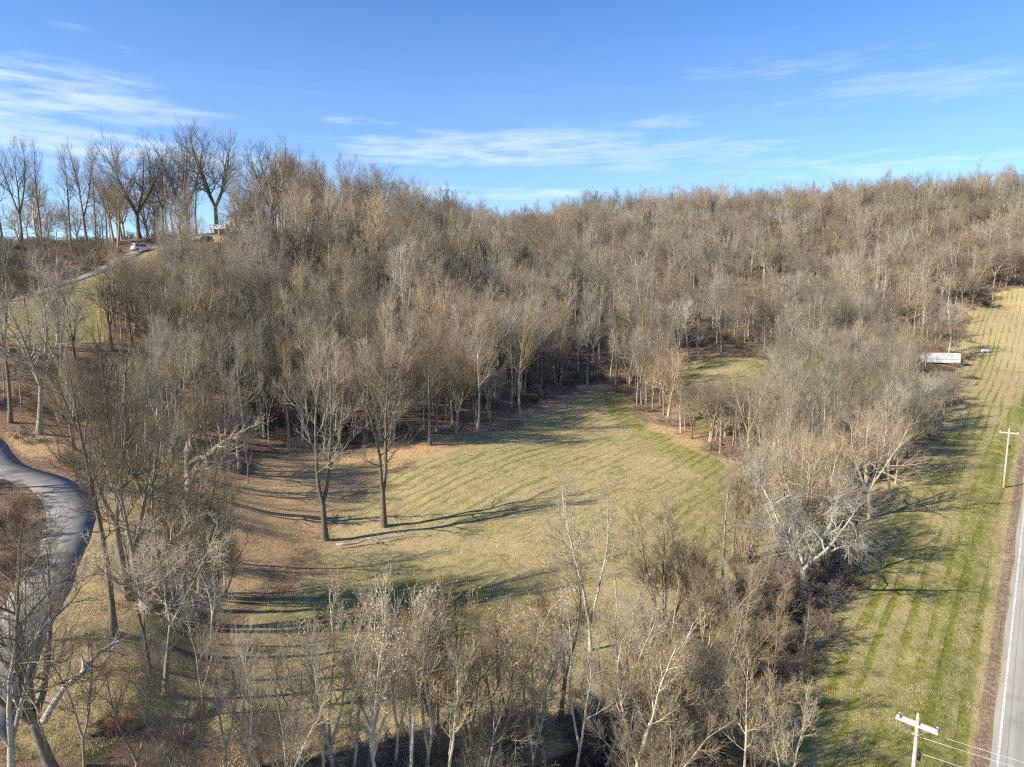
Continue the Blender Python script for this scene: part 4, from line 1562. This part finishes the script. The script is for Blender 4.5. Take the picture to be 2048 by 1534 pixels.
# --- undergrowth
def shrub_points():
    P = np.column_stack([RNG.uniform(-150, 380, 52000), RNG.uniform(62, 440, 52000)])
    x, y = P.T
    u = CU + FPX * x / y
    ok = (u > -150) & (u < 2150)
    for poly in (MEADOW, FIELD, MEADOW2, LAWN_HILL, LAWN_LOW, LITTER, YARD):
        ok &= poly_sd(x, y, poly) < -0.3
    side = (x - ROAD[0, 0]) * RNORM[0] + (y - ROAD[0, 1]) * RNORM[1]
    ok &= ~((side > -6) & (y < 330))
    d, _ = seg_dist(x, y, DRIVE)
    ok &= d > 3.0
    for a, b, r in USED[-3:]:
        ok &= np.hypot(x - a, y - b) > r * 0.9
    ok &= ~((u < 430) & (y > 215))
    ok &= ~((u > 400) & (u < 480) & (y > 170) & (y < 200))
    ok &= ~((u > 260) & (u < 330) & (y > 150) & (y < 180))
    dens = 0.25 + 0.75 * sstep(vnoise(x, y, 12, 51), 0.4, 0.7)
    dens[(y > 250)] *= 0.6
    bank = (u < 240) & (y > 140) & (y < 182)
    dens[bank] = 1.0
    ok &= RNG.random(len(P)) < dens * 0.5
    return P[ok], bank[ok]


BR = []
for j in range(3):
    lv = tree(900 + j, 3.0, 0.03, 'shrub', 0.75, 0.009)
    BR.append(bpy.data.objects.new('brush', joined_mesh('brush', lv, (M['brush'], M['brush']))))
SPT, isbank = shrub_points()
_q = np.column_stack([RNG.uniform(-32, 40, 3000), RNG.uniform(38, 74, 3000)])
_d, _ = seg_dist(_q[:, 0], _q[:, 1], CREEK)
_u = CU + FPX * _q[:, 0] / _q[:, 1]
_f = poly_sd(_q[:, 0], _q[:, 1], FIELD)
_k = (((_d < 6.5) & (_d > 0.6) & (RNG.random(3000) < 0.18)) | ((_q[:, 1] < 52) & (_u > 250) & (_u < 1150) & (RNG.random(3000) < 0.0))) & (_f < 0.5)
SPT = np.concatenate([SPT, _q[_k]])
isbank = np.concatenate([isbank, np.zeros(_k.sum(), bool)])
scatter('undergrowth', BR, SPT, height(SPT[:, 0], SPT[:, 1]), RNG.uniform(0.4, 1.15, len(SPT)) * np.where(isbank, 1.1, 0.9), RNG.uniform(0, 6.28, len(SPT)), 'brown leafless brush on the woodland floor', 'undergrowth')

# --- bushes one can pick out
for u, v, h, key, tone, lab, var in [
        (1955, 592, 4.2, 'redshrub', 'dark', 'dark red bush at the top corner of the roadside field', 0),
        (1972, 612, 3.4, 'redshrub', 'brown', 'low red-brown bush at the field edge below the dark red one', 1),
        (1990, 583, 3.0, 'shrub', 'grey', 'grey bush beside the top corner of the roadside field', 0),
        (1935, 585, 4.0, 'shrub', 'tan', 'tan bush behind the red ones at the wood edge', 1),
        (1912, 735, 2.2, 'redshrub', 'tan', 'rusty low bush right in front of the white trailer', 0),
        (1938, 720, 2.4, 'shrub', 'dark', 'dark bush at the right end of the white trailer', 2),
        (30, 1090, 2.6, 'shrub', 'brown', 'brown bush inside the driveway bend, farthest back', 0),
        (20, 1060, 3.0, 'redshrub', 'brown', 'red-brown bush inside the driveway bend, beside the asphalt', 1),
        (55, 1130, 2.4, 'shrub', 'brown', 'brown bush on the inner edge of the driveway curve', 1),
        (5, 1150, 2.6, 'redshrub', 'dark', 'dark bush inside the driveway bend at the left', 0),
        (40, 1010, 2.6, 'shrub', 'tan', 'tan twiggy bush at the top of the driveway bend', 2),
        (1040, 800, 2.0, 'redshrub', 'tan', 'rusty bush at the wood edge where the meadow narrows', 0),
        (1070, 805, 1.6, 'redshrub', 'tan', 'small rusty bush on the leaf drift beside the larger rusty one', 1),
        (1375, 850, 2.2, 'shrub', 'brown', 'brown bush on the leafy strip between the meadows', 1),
        (1700, 1170, 2.0, 'shrub', 'brown', 'brown bush at the foot of the sycamore', 0),
        (1330, 1380, 2.2, 'shrub', 'dark', 'dark bush overhanging the creek hole', 1),
        (1420, 1480, 2.4, 'shrub', 'tan', 'tan arching bush on the field side of the creek', 2),
        (1540, 1400, 2.2, 'shrub', 'tan', 'tan arching bush at the field edge near the creek bend', 0),
        (1600, 1300, 2.0, 'shrub', 'pale', 'pale arching bush below the sycamore on the field edge', 1),
        (500, 1300, 1.4, 'shrub', 'brown', 'small brown bush on the shady meadow edge', 0),
        (230, 1460, 1.8, 'redshrub', 'brown', 'red-brown bush on the lower lawn by the dead limb', 0),
        (460, 1140, 2.4, 'shrub', 'brown', 'brown bush in the shade below the snag', 1)]:
    hero(u, v, h, key, tone, lab, var, name='bush', cat='bush', clear=0.5)


# ------------------------------------------------------------------ grass
def blade_mesh(seed, n, h, spread, mats, wdt):
    rng = np.random.default_rng(seed)
    a = rng.uniform(0, 6.28, n)
    r = spread * np.sqrt(rng.random(n))
    base = np.stack([r * np.cos(a), r * np.sin(a), np.full(n, -0.03)], -1)
    dirn = unit(np.stack([rng.normal(0, 0.6, n), rng.normal(0, 0.6, n), np.full(n, 1.0)], -1))
    L = h * rng.uniform(0.5, 1.2, n)
    side = unit(np.cross(dirn, rng.normal(0, 1, (n, 3)))) * wdt
    tipd = unit(dirn + np.stack([rng.normal(0, 0.5, n), rng.normal(0, 0.5, n), np.full(n, -0.3)], -1))
    mid = base + dirn * (L * 0.6)[:, None]
    tip = mid + tipd * (L * 0.5)[:, None]
    V = np.stack([base - side, base + side, mid + side * 0.7, tip, mid - side * 0.7], 1).reshape(-1, 3)
    i = np.arange(n)[:, None] * 5
    F = np.concatenate([i + np.array([[0, 1, 2, 4]]), i + np.array([[4, 2, 3, 3]])])
    F2 = i + np.array([[4, 2, 3]])
    me = bpy.data.meshes.new('grass_tuft')
    me.from_pydata([tuple(v) for v in V], [], [tuple(q) for q in (i + np.array([[0, 1, 2, 4]]))] + [tuple(q) for q in F2])
    me.materials.append(mats)
    return bpy.data.objects.new('grass_tuft', me)


def grass_mat(name, a, b_):
    m, N, b = new_mat(name)
    oi = N.n('ShaderNodeObjectInfo')
    N.l(N.mix(oi.outputs['Random'], a, b_), b.inputs['Base Color'])
    b.inputs['Roughness'].default_value = 1.0
    b.inputs['Specular IOR Level'].default_value = 0.05
    return m


M['straw'] = grass_mat('dry_grass_blades', (0.38, 0.29, 0.145), (0.66, 0.54, 0.32))
M['green'] = grass_mat('green_grass_blades', (0.11, 0.14, 0.025), (0.27, 0.29, 0.075))
STRAW = [blade_mesh(60 + j, 24, 0.17, 0.34, M['straw'], 0.010) for j in range(3)]
GREEN = [blade_mesh(70 + j, 24, 0.14, 0.34, M['green'], 0.010) for j in range(3)]


def grass_points(n):
    """more of them where the camera is nearer"""
    Y = 36 + 100 * RNG.random(n) ** 1.3
    X = RNG.uniform(-0.80, 0.80, n) * Y
    x, y = X, Y
    op = np.maximum.reduce([poly_sd(x, y, p) for p in (MEADOW, FIELD, LAWN_LOW)])
    d, _ = seg_dist(x, y, CREEK)
    ok = (op > -1.0) | ((d < 14) & (d > 1.4))
    d, _ = seg_dist(x, y, DRIVE)
    ok &= d > 2.2
    d, _ = seg_dist(x, y, ROAD)
    ok &= d > ROAD_HALF + 0.5
    clump = vnoise(x, y, 1.1, 81) * 0.6 + vnoise(x, y, 4.0, 82) * 0.4
    ok &= RNG.random(n) < sstep(clump, 0.32, 0.68)
    return np.column_stack([x, y])[ok]


GP = grass_points(150000)
gn = vnoise(GP[:, 0], GP[:, 1], 2.2, 61) * 0.6 + vnoise(GP[:, 0], GP[:, 1], 9, 62) * 0.4
q = GP[:, 0] * RNORM[0] + GP[:, 1] * RNORM[1]
gsel = gn + 0.12 * np.sin(q * 2 * math.pi / 1.75) + RNG.normal(0, 0.08, len(GP)) > 0.56
for nm, tm, sel, lab in (('dry_grass', STRAW, ~gsel, 'tufts of dry straw-coloured grass over the fields'), ('green_grass', GREEN, gsel, 'tufts of green grass over the fields')):
    p = GP[sel]
    scatter(nm, tm, p, height(p[:, 0], p[:, 1]), RNG.uniform(0.35, 1.15, len(p)) ** 1.3, RNG.uniform(0, 6.28, len(p)), lab, 'grass')

exec_objects = True


# ------------------------------------------------------------------ snag, dead limbs, logs
def snag():
    p = at(380, 985)
    r = root('snag', p, 0, 'thick broken-topped dead trunk with one great side limb on the leafy slope', 'dead tree')
    rng = np.random.default_rng(5)
    b = MB()
    pts = [(0, 0, -0.3), (0.02, 0, 0.4), (0.05, 0.02, 1.6), (0.0, 0.05, 3.0), (0.08, 0.0, 4.3), (0.12, 0.02, 5.1)]
    b.tube(pts, [0.72, 0.56, 0.47, 0.44, 0.42, 0.38], 12)
    o = b.build('trunk', M['pale_bark'], r, True)
    o.color = (0.6, 0.58, 0.56, 1)
    s = MB()
    for a, h in ((0.3, 1.25), (1.6, 0.6), (3.0, 0.8), (4.4, 0.45)):
        x, y = 0.12 + 0.2 * math.cos(a), 0.02 + 0.2 * math.sin(a)
        s.tube([(x, y, 4.95), (x * 0.9 + 0.02, y, 5.1 + h * 0.6), (x * 0.8 + 0.05, y, 5.1 + h)], [0.18, 0.12, 0.015], 5)
    s.build('splintered_top', M['split'], r)
    for pts2, rad in (([(0.2, -0.1, 3.3), (1.2, -0.2, 3.9), (2.3, -0.1, 4.2), (3.6, 0.1, 5.4), (5.2, 0.2, 6.4), (7.4, 0.3, 7.4), (9.0, 0.3, 8.6)], [0.34, 0.30, 0.26, 0.2, 0.15, 0.1, 0.03]),
                      ([(-0.9, -0.8, 1.3), (0.1, -0.75, 1.7), (1.4, -0.6, 2.7), (2.2, -0.5, 3.6), (3.5, -0.5, 3.7), (4.6, -0.4, 4.6), (6.0, -0.3, 5.4)], [0.10, 0.15, 0.17, 0.16, 0.14, 0.1, 0.02])):
        l = MB()
        l.tube(pts2, rad, 7)
        tt = np.linspace(0, len(pts2) - 1, 26)
        P = np.stack([np.interp(tt, np.arange(len(pts2)), [q[k] for q in pts2]) for k in range(3)], -1)
        P[2:-1] += rng.normal(0, 0.11, (23, 3))
        Rd = np.interp(tt, np.arange(len(pts2)), rad) * rng.uniform(0.85, 1.15, 26)
        l = MB()
        l.tube([tuple(q) for q in P], list(Rd), 7)
        P, Rd = P[None], Rd[None]
        c1 = spawn(P, Rd, 18, 0.22, 0.98, 55, 35, lambda s_, pl: 2.6 - 1.2 * s_, 6, 0.2, 0.05, 0.5, 0.012, rng, kink=0.2)
        c2 = spawn(*c1, 7, 0.2, 1.0, 50, 32, lambda s_, pl: pl * 0.5, 4, 0.18, 0.04, 0.6, 0.010, rng)
        lm = l.build('limb', M['bark'], r, True)
        V, F, _ = tubes([(c1[0], c1[1], 4, 0), (c2[0], c2[1], 3, 0)])
        me = mesh_from_arrays('twigs', V, F, [M['twig']])
        t = bpy.data.objects.new('twigs', me)
        COL.objects.link(t)
        t.parent = lm


snag()


def dead_limb(name, a, b_, sag, r0, label, cat, seed, nb=8, lift=0.0):
    rng = np.random.default_rng(seed)
    a, b_ = np.array(a), np.array(b_)
    t = np.linspace(0, 1, 9)[:, None]
    P = a * (1 - t) + b_ * t + rng.normal(0, 0.08, (9, 3)) + np.array([0, 0, 1]) * (sag * np.sin(t * math.pi))
    Rd = r0 * (1 - t[:, 0]) ** 0.8 + 0.02
    r = root(name, Vector(a), 0, label, cat)
    P = P - a
    m = MB()
    m.tube([tuple(q) for q in P], list(Rd), 7)
    m.build('limb', M['dead'], r, True)
    c1 = spawn(P[None], Rd[None], nb, 0.3, 1.0, 50, 30, lambda s, p: 2.2 - s, 6, 0.2, -0.03, 0.6, 0.012, rng, kink=0.2)
    c2 = spawn(*c1, 6, 0.2, 1.0, 50, 30, lambda s, p: p * 0.5, 4, 0.2, -0.02, 0.6, 0.009, rng)
    V, F, _ = tubes([(c1[0], c1[1], 4, 0), (c2[0], c2[1], 3, 0)])
    me = mesh_from_arrays('twigs', V, F, [M['dead']])
    o = bpy.data.objects.new('twigs', me)
    COL.objects.link(o)
    o.parent = r


_a = at(90, 1478)
_b = at(285, 1330)
dead_limb('broken_limb', (_a.x, _a.y, _a.z + 1.2), (_b.x - 1.0, _b.y + 0.5, _b.z + 1.9), 0.9, 0.2, 'long broken grey limb hanging out over the lower lawn', 'fallen branch', 3, 12)
_a, _b = at(655, 1095), at(830, 1072)
dead_limb('fallen_branch', (_a.x + 1, _a.y, _a.z + 0.2), (_b.x, _b.y, _b.z + 0.25), 0.1, 0.12, 'fallen dead branch in the grass at the foot of the twin-stemmed trees', 'fallen branch', 4, 9)
_a, _b = at(1225, 1510), at(1410, 1380)
dead_limb('fallen_tree', (_a.x, _a.y, _a.z + 0.3), (_b.x, _b.y, _b.z + 1.6), 0.3, 0.17, 'pale fallen trunk leaning across the creek hole', 'fallen tree', 6, 9)
_a, _b = at(1370, 1520), at(1560, 1440)
dead_limb('fallen_branch', (_a.x, _a.y, _a.z + 0.3), (_b.x, _b.y, _b.z + 0.5), 0.8, 0.10, 'pale forked branch arching over the field edge by the creek', 'fallen branch', 8, 12)


def brush_pile(u, v, rad, label, seed, mat, mat2):
    p = at(u, v)
    rng = np.random.default_rng(seed)
    r = root('brush_pile', p, 0, label, 'brush pile')
    n = 420
    a = rng.uniform(0, 6.28, n)
    d = rad * np.sqrt(rng.random(n))
    z = (1 - (d / rad) ** 2) * rad * 0.55 * rng.random(n)
    pos = np.stack([d * np.cos(a), d * np.sin(a) * 0.7, z], -1)
    dirs = unit(np.stack([rng.normal(0, 1, n), rng.normal(0, 1, n), rng.normal(0.1, 0.35, n)], -1))
    P = march(pos, dirs, rng.uniform(0.5, 1.5, n), 4, 0.1, 0, rng)
    Rd = np.tile(np.linspace(0.035, 0.012, 4), (n, 1))
    V, F, _ = tubes([(P, Rd, 3, 0)])
    for nm, mm, s0 in (('branches', mat, 1.0),):
        o = bpy.data.objects.new('branches', mesh_from_arrays('branches', V, F, [mm]))
        o['kind'] = 'stuff'
        COL.objects.link(o)
        o.parent = r
    for k in range(4):
        q = (rng.normal(0, rad * 0.35), rng.normal(0, rad * 0.25), rad * 0.25)
        e = (q[0] + rng.normal(0, 1.0), q[1] + rng.normal(0, 0.5), q[2] + rng.uniform(-0.3, 0.3))
        MB().tube([q, e], 0.11, 6).build('log', mat2, r)


brush_pile(1908, 731, 1.9, 'rusty heap of brush against the front of the white trailer', 1, M['redbrush'], M['dead'])
brush_pile(1942, 757, 1.6, 'dark heap of brush and logs on the field near the pale track', 2, M['brush'], M['dead'])


# ------------------------------------------------------------------ utility poles
def utility_pole(p, Hp, rz, label, base_orange, transformer=True, arm=2.3):
    r = root('utility_pole', p, rz, label, 'utility pole', 'utility poles along the road')
    MB().tube([(0, 0, -0.5), (0, 0, 1.4), (0, 0, Hp)], [0.15, 0.14, 0.10], 12).build('pole', M['pole'], r, True)
    if base_orange:
        MB().tube([(0, 0, -0.2), (0, 0, 1.0), (0, 0, 1.35)], [0.156, 0.148, 0.143], 12, cap=False).build('stained_base', M['pole_base'], r, True)
    za = Hp - 0.55
    MB().box((0, -0.16, za), (arm, 0.10, 0.125)).build('crossarm', M['crossarm'], r)
    MB().box((0, 0.16, za), (arm, 0.10, 0.125)).build('crossarm', M['crossarm'], r)
    for s in (-1, 1):
        MB().tube([(s * 0.62, -0.215, za - 0.03), (0.03 * s, -0.14, za - 0.75)], 0.022, 5).build('brace', M['steel'], r)
    for x, yy, zz in ((-arm / 2 + 0.12, -0.16, za + 0.065), (arm / 2 - 0.12, -0.16, za + 0.065), (-arm / 2 + 0.12, 0.16, za + 0.065), (arm / 2 - 0.12, 0.16, za + 0.065), (0, 0, Hp)):
        ins = MB().tube([(x, yy, zz), (x, yy, zz + 0.05), (x, yy, zz + 0.09), (x, yy, zz + 0.13), (x, yy, zz + 0.17), (x, yy, zz + 0.23)], [0.03, 0.075, 0.045, 0.08, 0.045, 0.035], 8).build('insulator', M['porcelain'], r, True)
        MB().tube([(x - 0.075, yy, zz + 0.25), (x + 0.075, yy, zz + 0.25)], 0.05, 6).build('clamp', M['black'], ins)
    if transformer:
        MB().tube([(0.22, 0, Hp - 2.75), (0.22, 0, Hp - 2.3)], 0.11, 10).build('service_box', M['black'], r, True)
        MB().tube([(-0.05, -0.13, Hp - 1.15), (-0.22, -0.16, Hp - 1.15)], 0.04, 6).build('bracket', M['steel'], r)
    return r


# near pole: top seen in the photograph, about 42 m off
_Z = 42.0
_pn = Vector(((1836 - CU) / FPX * _Z, _Z * (math.cos(PITCH) - (1432 - CV) / FPX * math.sin(PITCH)), CAMZ - _Z * (math.sin(PITCH) + (1432 - CV) / FPX * math.cos(PITCH))))
_gz = H1(_pn.x, _pn.y)
utility_pole((_pn.x, _pn.y, _gz), _pn.z - _gz, R(-45), 'weathered utility pole nearest the viewer with double white crossarm and wires', False)
_pf = at(2007, 975)
utility_pole(_pf, 8.6, R(-34), 'utility pole with an orange-stained foot beside the road, beyond the nearer pole', True)


def overhead_wire(a, b_, sag, label):
    a, b_ = Vector(a), Vector(b_)
    pts = []
    for k in range(17):
        t = k / 16
        p = a.lerp(b_, t)
        p.z -= sag * 4 * t * (1 - t)
        pts.append(p - a)
    o = MB().tube(pts, 0.014, 5).build('overhead_wire', M['wire'], None, True)
    o.location = a
    tag(o, label, 'wire', 'service wires from the near pole')


_top = Vector((_pn.x, _pn.y, _pn.z))
for dz, dx, lab in ((-0.95, 0.3, 'upper service wire running from the near pole over the road'), (-1.35, 0.15, 'middle service wire running from the near pole over the road'), (-2.4, 0.2, 'lower service wire running from the near pole by its black box')):
    overhead_wire(_top + Vector((dx, 0.0, dz)), _top + Vector((26, -13, dz - 1.2)), 0.35, lab)


# ------------------------------------------------------------------ trailer, tank, post
def box_trailer():
    p = P_TRAILER
    L, W, Hh = 10.3, 2.5, 2.75
    r = root('box_trailer', p, R(-14), 'long white box trailer with a grey side stripe parked at the field edge', 'trailer')
    z0 = 0.35
    MB().box((0, 0, z0 + Hh / 2), (L, W, Hh)).build('body', M['dingy'], r)
    n = 13
    for k in range(n):
        x = -L / 2 + 0.35 + k * (L - 0.7) / (n - 1)
        MB().box((x, -W / 2 - 0.02, z0 + Hh / 2), (0.06, 0.04, Hh - 0.3)).build('side_rib', M['white'], r)
    MB().box((0.6, -W / 2 - 0.012, z0 + Hh * 0.42), (L - 1.4, 0.024, 0.22)).build('grey_stripe', M['stripe_grey'], r)
    MB().box((0, 0, z0 + Hh + 0.04), (L + 0.08, W + 0.1, 0.09)).build('roof_rail', M['white'], r)
    MB().box((0, -W / 2 - 0.03, z0 + 0.05), (L + 0.05, 0.06, 0.12)).build('bottom_rail', M['steel'], r)
    d = MB().box((-L / 2 - 0.02, 0, z0 + Hh / 2), (0.04, W - 0.2, Hh - 0.25)).build('end_door', M['dingy'], r)
    for s in (-0.45, 0.45):
        MB().tube([(-L / 2 - 0.06, s, z0 + 0.2), (-L / 2 - 0.06, s, z0 + Hh - 0.2)], 0.025, 6).build('lock_rod', M['steel'], d)
    for x in (2.6, 3.7):
        for s in (-1, 1):
            w = MB().tube([(x, s * 0.9, 0.42), (x, s * 1.18, 0.42)], 0.48, 16).build('wheel', M['rubber'], r)
            MB().tube([(x, s * 1.185, 0.42), (x, s * 1.2, 0.42)], 0.24, 12).build('rim', M['steel'], w)
    MB().box((-3.2, -0.7, 0.2), (0.12, 0.12, 0.6)).build('landing_leg', M['steel'], r)
    MB().box((-3.2, 0.7, 0.2), (0.12, 0.12, 0.6)).build('landing_leg', M['steel'], r)


box_trailer()


def storage_tank():
    p = at(1970, 706)
    r = root('storage_tank', p, R(6), 'small white horizontal tank lying in the field right of the trailer', 'tank')
    pts, rad = [], []
    for k in range(9):
        t = k / 8 * math.pi
    prof = [(-1.45, 0.02), (-1.42, 0.2), (-1.32, 0.36), (-1.15, 0.47), (-0.9, 0.5), (0.9, 0.5), (1.15, 0.47), (1.32, 0.36), (1.42, 0.2), (1.45, 0.02)]
    MB().tube([(x, 0, 0.72) for x, _ in prof], [q for _, q in prof], 14).build('shell', M['white'], r, True)
    for s in (-0.75, 0.75):
        MB().box((s, 0, 0.15), (0.18, 0.8, 0.42)).build('foot', M['slab'], r)
    MB().tube([(0, 0, 1.2), (0, 0, 1.36)], 0.16, 10).build('valve_cover', M['stripe_grey'], r, True)


storage_tank()
_lp = at(2027, 772)
_l = MB().tube([(0, 0, -0.2), (0.7, 0.25, 1.4), (1.35, 0.5, 2.75)], [0.075, 0.07, 0.06], 7).build('leaning_post', M['crossarm'], None, True)
_l.location = _lp
tag(_l, 'pale leaning post alone in the field below the track', 'post')
_lp = at(1984, 608)
_l = MB().tube([(0, 0, -0.2), (0.02, 0, 3.8)], [0.07, 0.05], 7).build('marker_post', M['crossarm'], None, True)
_l.location = _lp
tag(_l, 'thin pale upright post beside the red bushes at the field top', 'post')


# ------------------------------------------------------------------ slabs by the driveway and things on the hillside lawn
for u, v, sx, lab in ((236, 960, 0.62, 'flat white stone slab in the lawn farthest from the driveway'), (228, 989, 0.66, 'flat white stone slab in the lawn nearest the driveway'), (262, 968, 0.42, 'small white stone in the lawn between the tall trunks')):
    p = at(u, v)
    o = MB().box((0, 0, 0.02), (sx, 0.42, 0.16), taper=0.92).build('stone_slab', M['slab'])
    o.location = p
    o.rotation_euler = (R(-8), R(3), random.uniform(-0.4, 0.4))
    tag(o, lab, 'stone slab', 'white slabs in the driveway lawn')
for u, v, w, lab in ((181, 588, 0.9, 'small turquoise plastic sheet on the hillside lawn, right piece'), (168, 585, 0.6, 'smaller turquoise plastic sheet on the hillside lawn, left piece')):
    p = at(u, v)
    o = MB().box((0, 0, 0.08), (w, w * 0.6, 0.16), taper=0.7).build('plastic_sheet', M['teal'])
    o.location = p
    o.rotation_euler = (R(-12), 0, 0.3)
    tag(o, lab, 'plastic sheet')


# ------------------------------------------------------------------ cars
def suv(p, rz, paint, label, name='parked_car'):
    r = root(name, p, rz, label, 'car')
    prof = [(-2.3, 0.35), (-2.33, 0.8), (-2.25, 1.02), (-1.9, 1.08), (1.15, 1.08), (2.1, 0.98), (2.3, 0.8), (2.3, 0.35)]
    MB().prism([(a, b) for a, b in prof], 'y', -0.92, 0.92).build('body', paint, r)
    cab = MB()
    i = len(cab.v)
    lower = [(-2.2, 1.06), (1.2, 1.06)]
    pts = [(-2.2, -0.88, 1.06), (1.2, -0.88, 1.06), (1.2, 0.88, 1.06), (-2.2, 0.88, 1.06), (-1.95, -0.72, 1.72), (0.35, -0.72, 1.72), (0.35, 0.72, 1.72), (-1.95, 0.72, 1.72)]
    cab.v += pts
    cab.f += [(0, 3, 2, 1), (4, 5, 6, 7), (0, 1, 5, 4), (1, 2, 6, 5), (2, 3, 7, 6), (3, 0, 4, 7)]
    cab.build('cabin', paint, r)
    MB().box((-0.8, 0, 1.75), (2.2, 1.36, 0.06)).build('roof', paint, r)
    for s in (-1, 1):
        for x0, x1 in ((-1.8, -0.95), (-0.85, -0.1), (0.0, 0.72)):
            w = MB()
            y0, y1 = s * 0.875, s * 0.755
            w.v += [(x0, y0 + s * 0.005, 1.14), (x1, y0 + s * 0.005, 1.14), (x1 - 0.18 * (x1 > 0.3), y1 + s * 0.012, 1.62), (x0 + 0.1 * (x0 < -1.5), y1 + s * 0.012, 1.62)]
            w.v += [(a, b - s * 0.03, c) for a, b, c in w.v[:4]]
            w.f += [(0, 1, 2, 3), (7, 6, 5, 4), (0, 4, 5, 1), (1, 5, 6, 2), (2, 6, 7, 3), (3, 7, 4, 0)]
            w.build('side_window', M['glass'], r)
        for x in (-1.45, 1.4):
            wh = MB().tube([(x, s * 0.72, 0.36), (x, s * 0.94, 0.36)], 0.36, 16).build('wheel', M['rubber'], r)
            MB().tube([(x, s * 0.945, 0.36), (x, s * 0.96, 0.36)], 0.22, 12).build('rim', M['steel'], wh)
        MB().box((-2.3, s * 0.74, 0.9), (0.08, 0.2, 0.3)).build('tail_lamp', M['tail'], r)
        MB().box((2.27, s * 0.68, 0.82), (0.1, 0.36, 0.16)).build('headlight', M['porcelain'], r)
    MB().box((-2.105, 0, 1.4), (0.05, 1.36, 0.44), rx=0).build('rear_window', M['glass'], r)
    w = MB()
    w.v += [(1.14, -0.8, 1.12), (1.14, 0.8, 1.12), (0.42, 0.68, 1.68), (0.42, -0.68, 1.68), (1.19, -0.8, 1.12), (1.19, 0.8, 1.12), (0.47, 0.68, 1.68), (0.47, -0.68, 1.68)]
    w.f += [(0, 1, 2, 3), (7, 6, 5, 4), (0, 4, 5, 1), (1, 5, 6, 2), (2, 6, 7, 3), (3, 7, 4, 0)]
    w.build('windscreen', M['glass'], r)
    MB().box((-2.33, 0, 0.5), (0.1, 1.8, 0.2)).build('bumper', M['stripe_grey'], r)
    return r


suv((P_CAR.x, P_CAR.y, P_CAR.z + 0.05), R(55), M['suv'], 'white car parked at the top of the driveway beside the brown bank')


# ------------------------------------------------------------------ house on the hilltop
def house():
    x0 = (466 - CU) / FPX * 197
    y0 = 197.0
    z0 = H1(x0 - 6, y0 - 4) + 0.1
    r = root('white_house', (x0, y0, z0), R(-26), 'white hilltop house with a dark porch behind the bare trees', 'house')
    # main body, two storeys, and a porch wing on the left
    MB().box((4.2, 4, 2.9), (9.5, 7, 6.4)).build('wall', M['white'], r)
    MB().prism([(0.2, 6.1), (7.8, 6.1), (4.0, 8.1)], 'x', -0.9, 9.3).build('roof', M['roof'], r)
    MB().box((4.2, 0.42, 6.0), (10.1, 0.14, 0.3)).build('fascia', M['white'], r)
    MB().box((-3.4, 4.2, 1.5), (5.6, 5.4, 3.4)).build('wall', M['brick_red'], r)
    MB().box((-3.4, 2.4, 3.75), (6.2, 5.4, 1.25)).build('porch_fascia', M['white'], r)
    MB().box((-3.4, 0.9, -0.15), (6.4, 3.6, 0.4)).build('porch_floor', M['brick_red'], r)
    for x in (-6.2, -3.3, -0.6):
        MB().box((x, 0.0, 1.55), (0.26, 0.26, 3.2)).build('porch_post', M['white'], r)
    for x, w in ((-4.9, 1.7), (-2.0, 1.9)):
        f = MB().box((x, 1.47, 1.6), (w, 0.1, 2.0)).build('window', M['white'], r)
        MB().box((x, 1.41, 1.6), (w - 0.2, 0.05, 1.8)).build('pane', M['glass'], f)
    for x in (1.2, 4.2, 7.2):
        for z in (1.5, 4.3):
            f = MB().box((x, 0.47, z), (1.3, 0.1, 1.6)).build('window', M['white'], r)
            MB().box((x, 0.41, z), (1.1, 0.05, 1.4)).build('pane', M['glass'], f)
    dr = MB().box((-3.5, 1.47, 1.25), (0.9, 0.08, 2.1)).build('door', M['shade'], r)
    MB().tube([(-3.2, 1.38, 1.2), (-3.2, 1.43, 1.2)], 0.04, 6).build('handle', M['steel'], dr)
    MB().box((7.6, 5.5, 8.2), (0.9, 0.9, 1.8)).build('chimney', M['brick_red'], r)


house()
_hx = (428 - CU) / FPX * 190
suv((_hx, 187.5, H1(_hx, 187.5)), R(200), M['suv_grey'], 'dark car parked in front of the white house porch')

print('TRI', TRI, 'trees', _count, 'wood', len(rest), 'under', len(SPT), 'grass', len(GP))
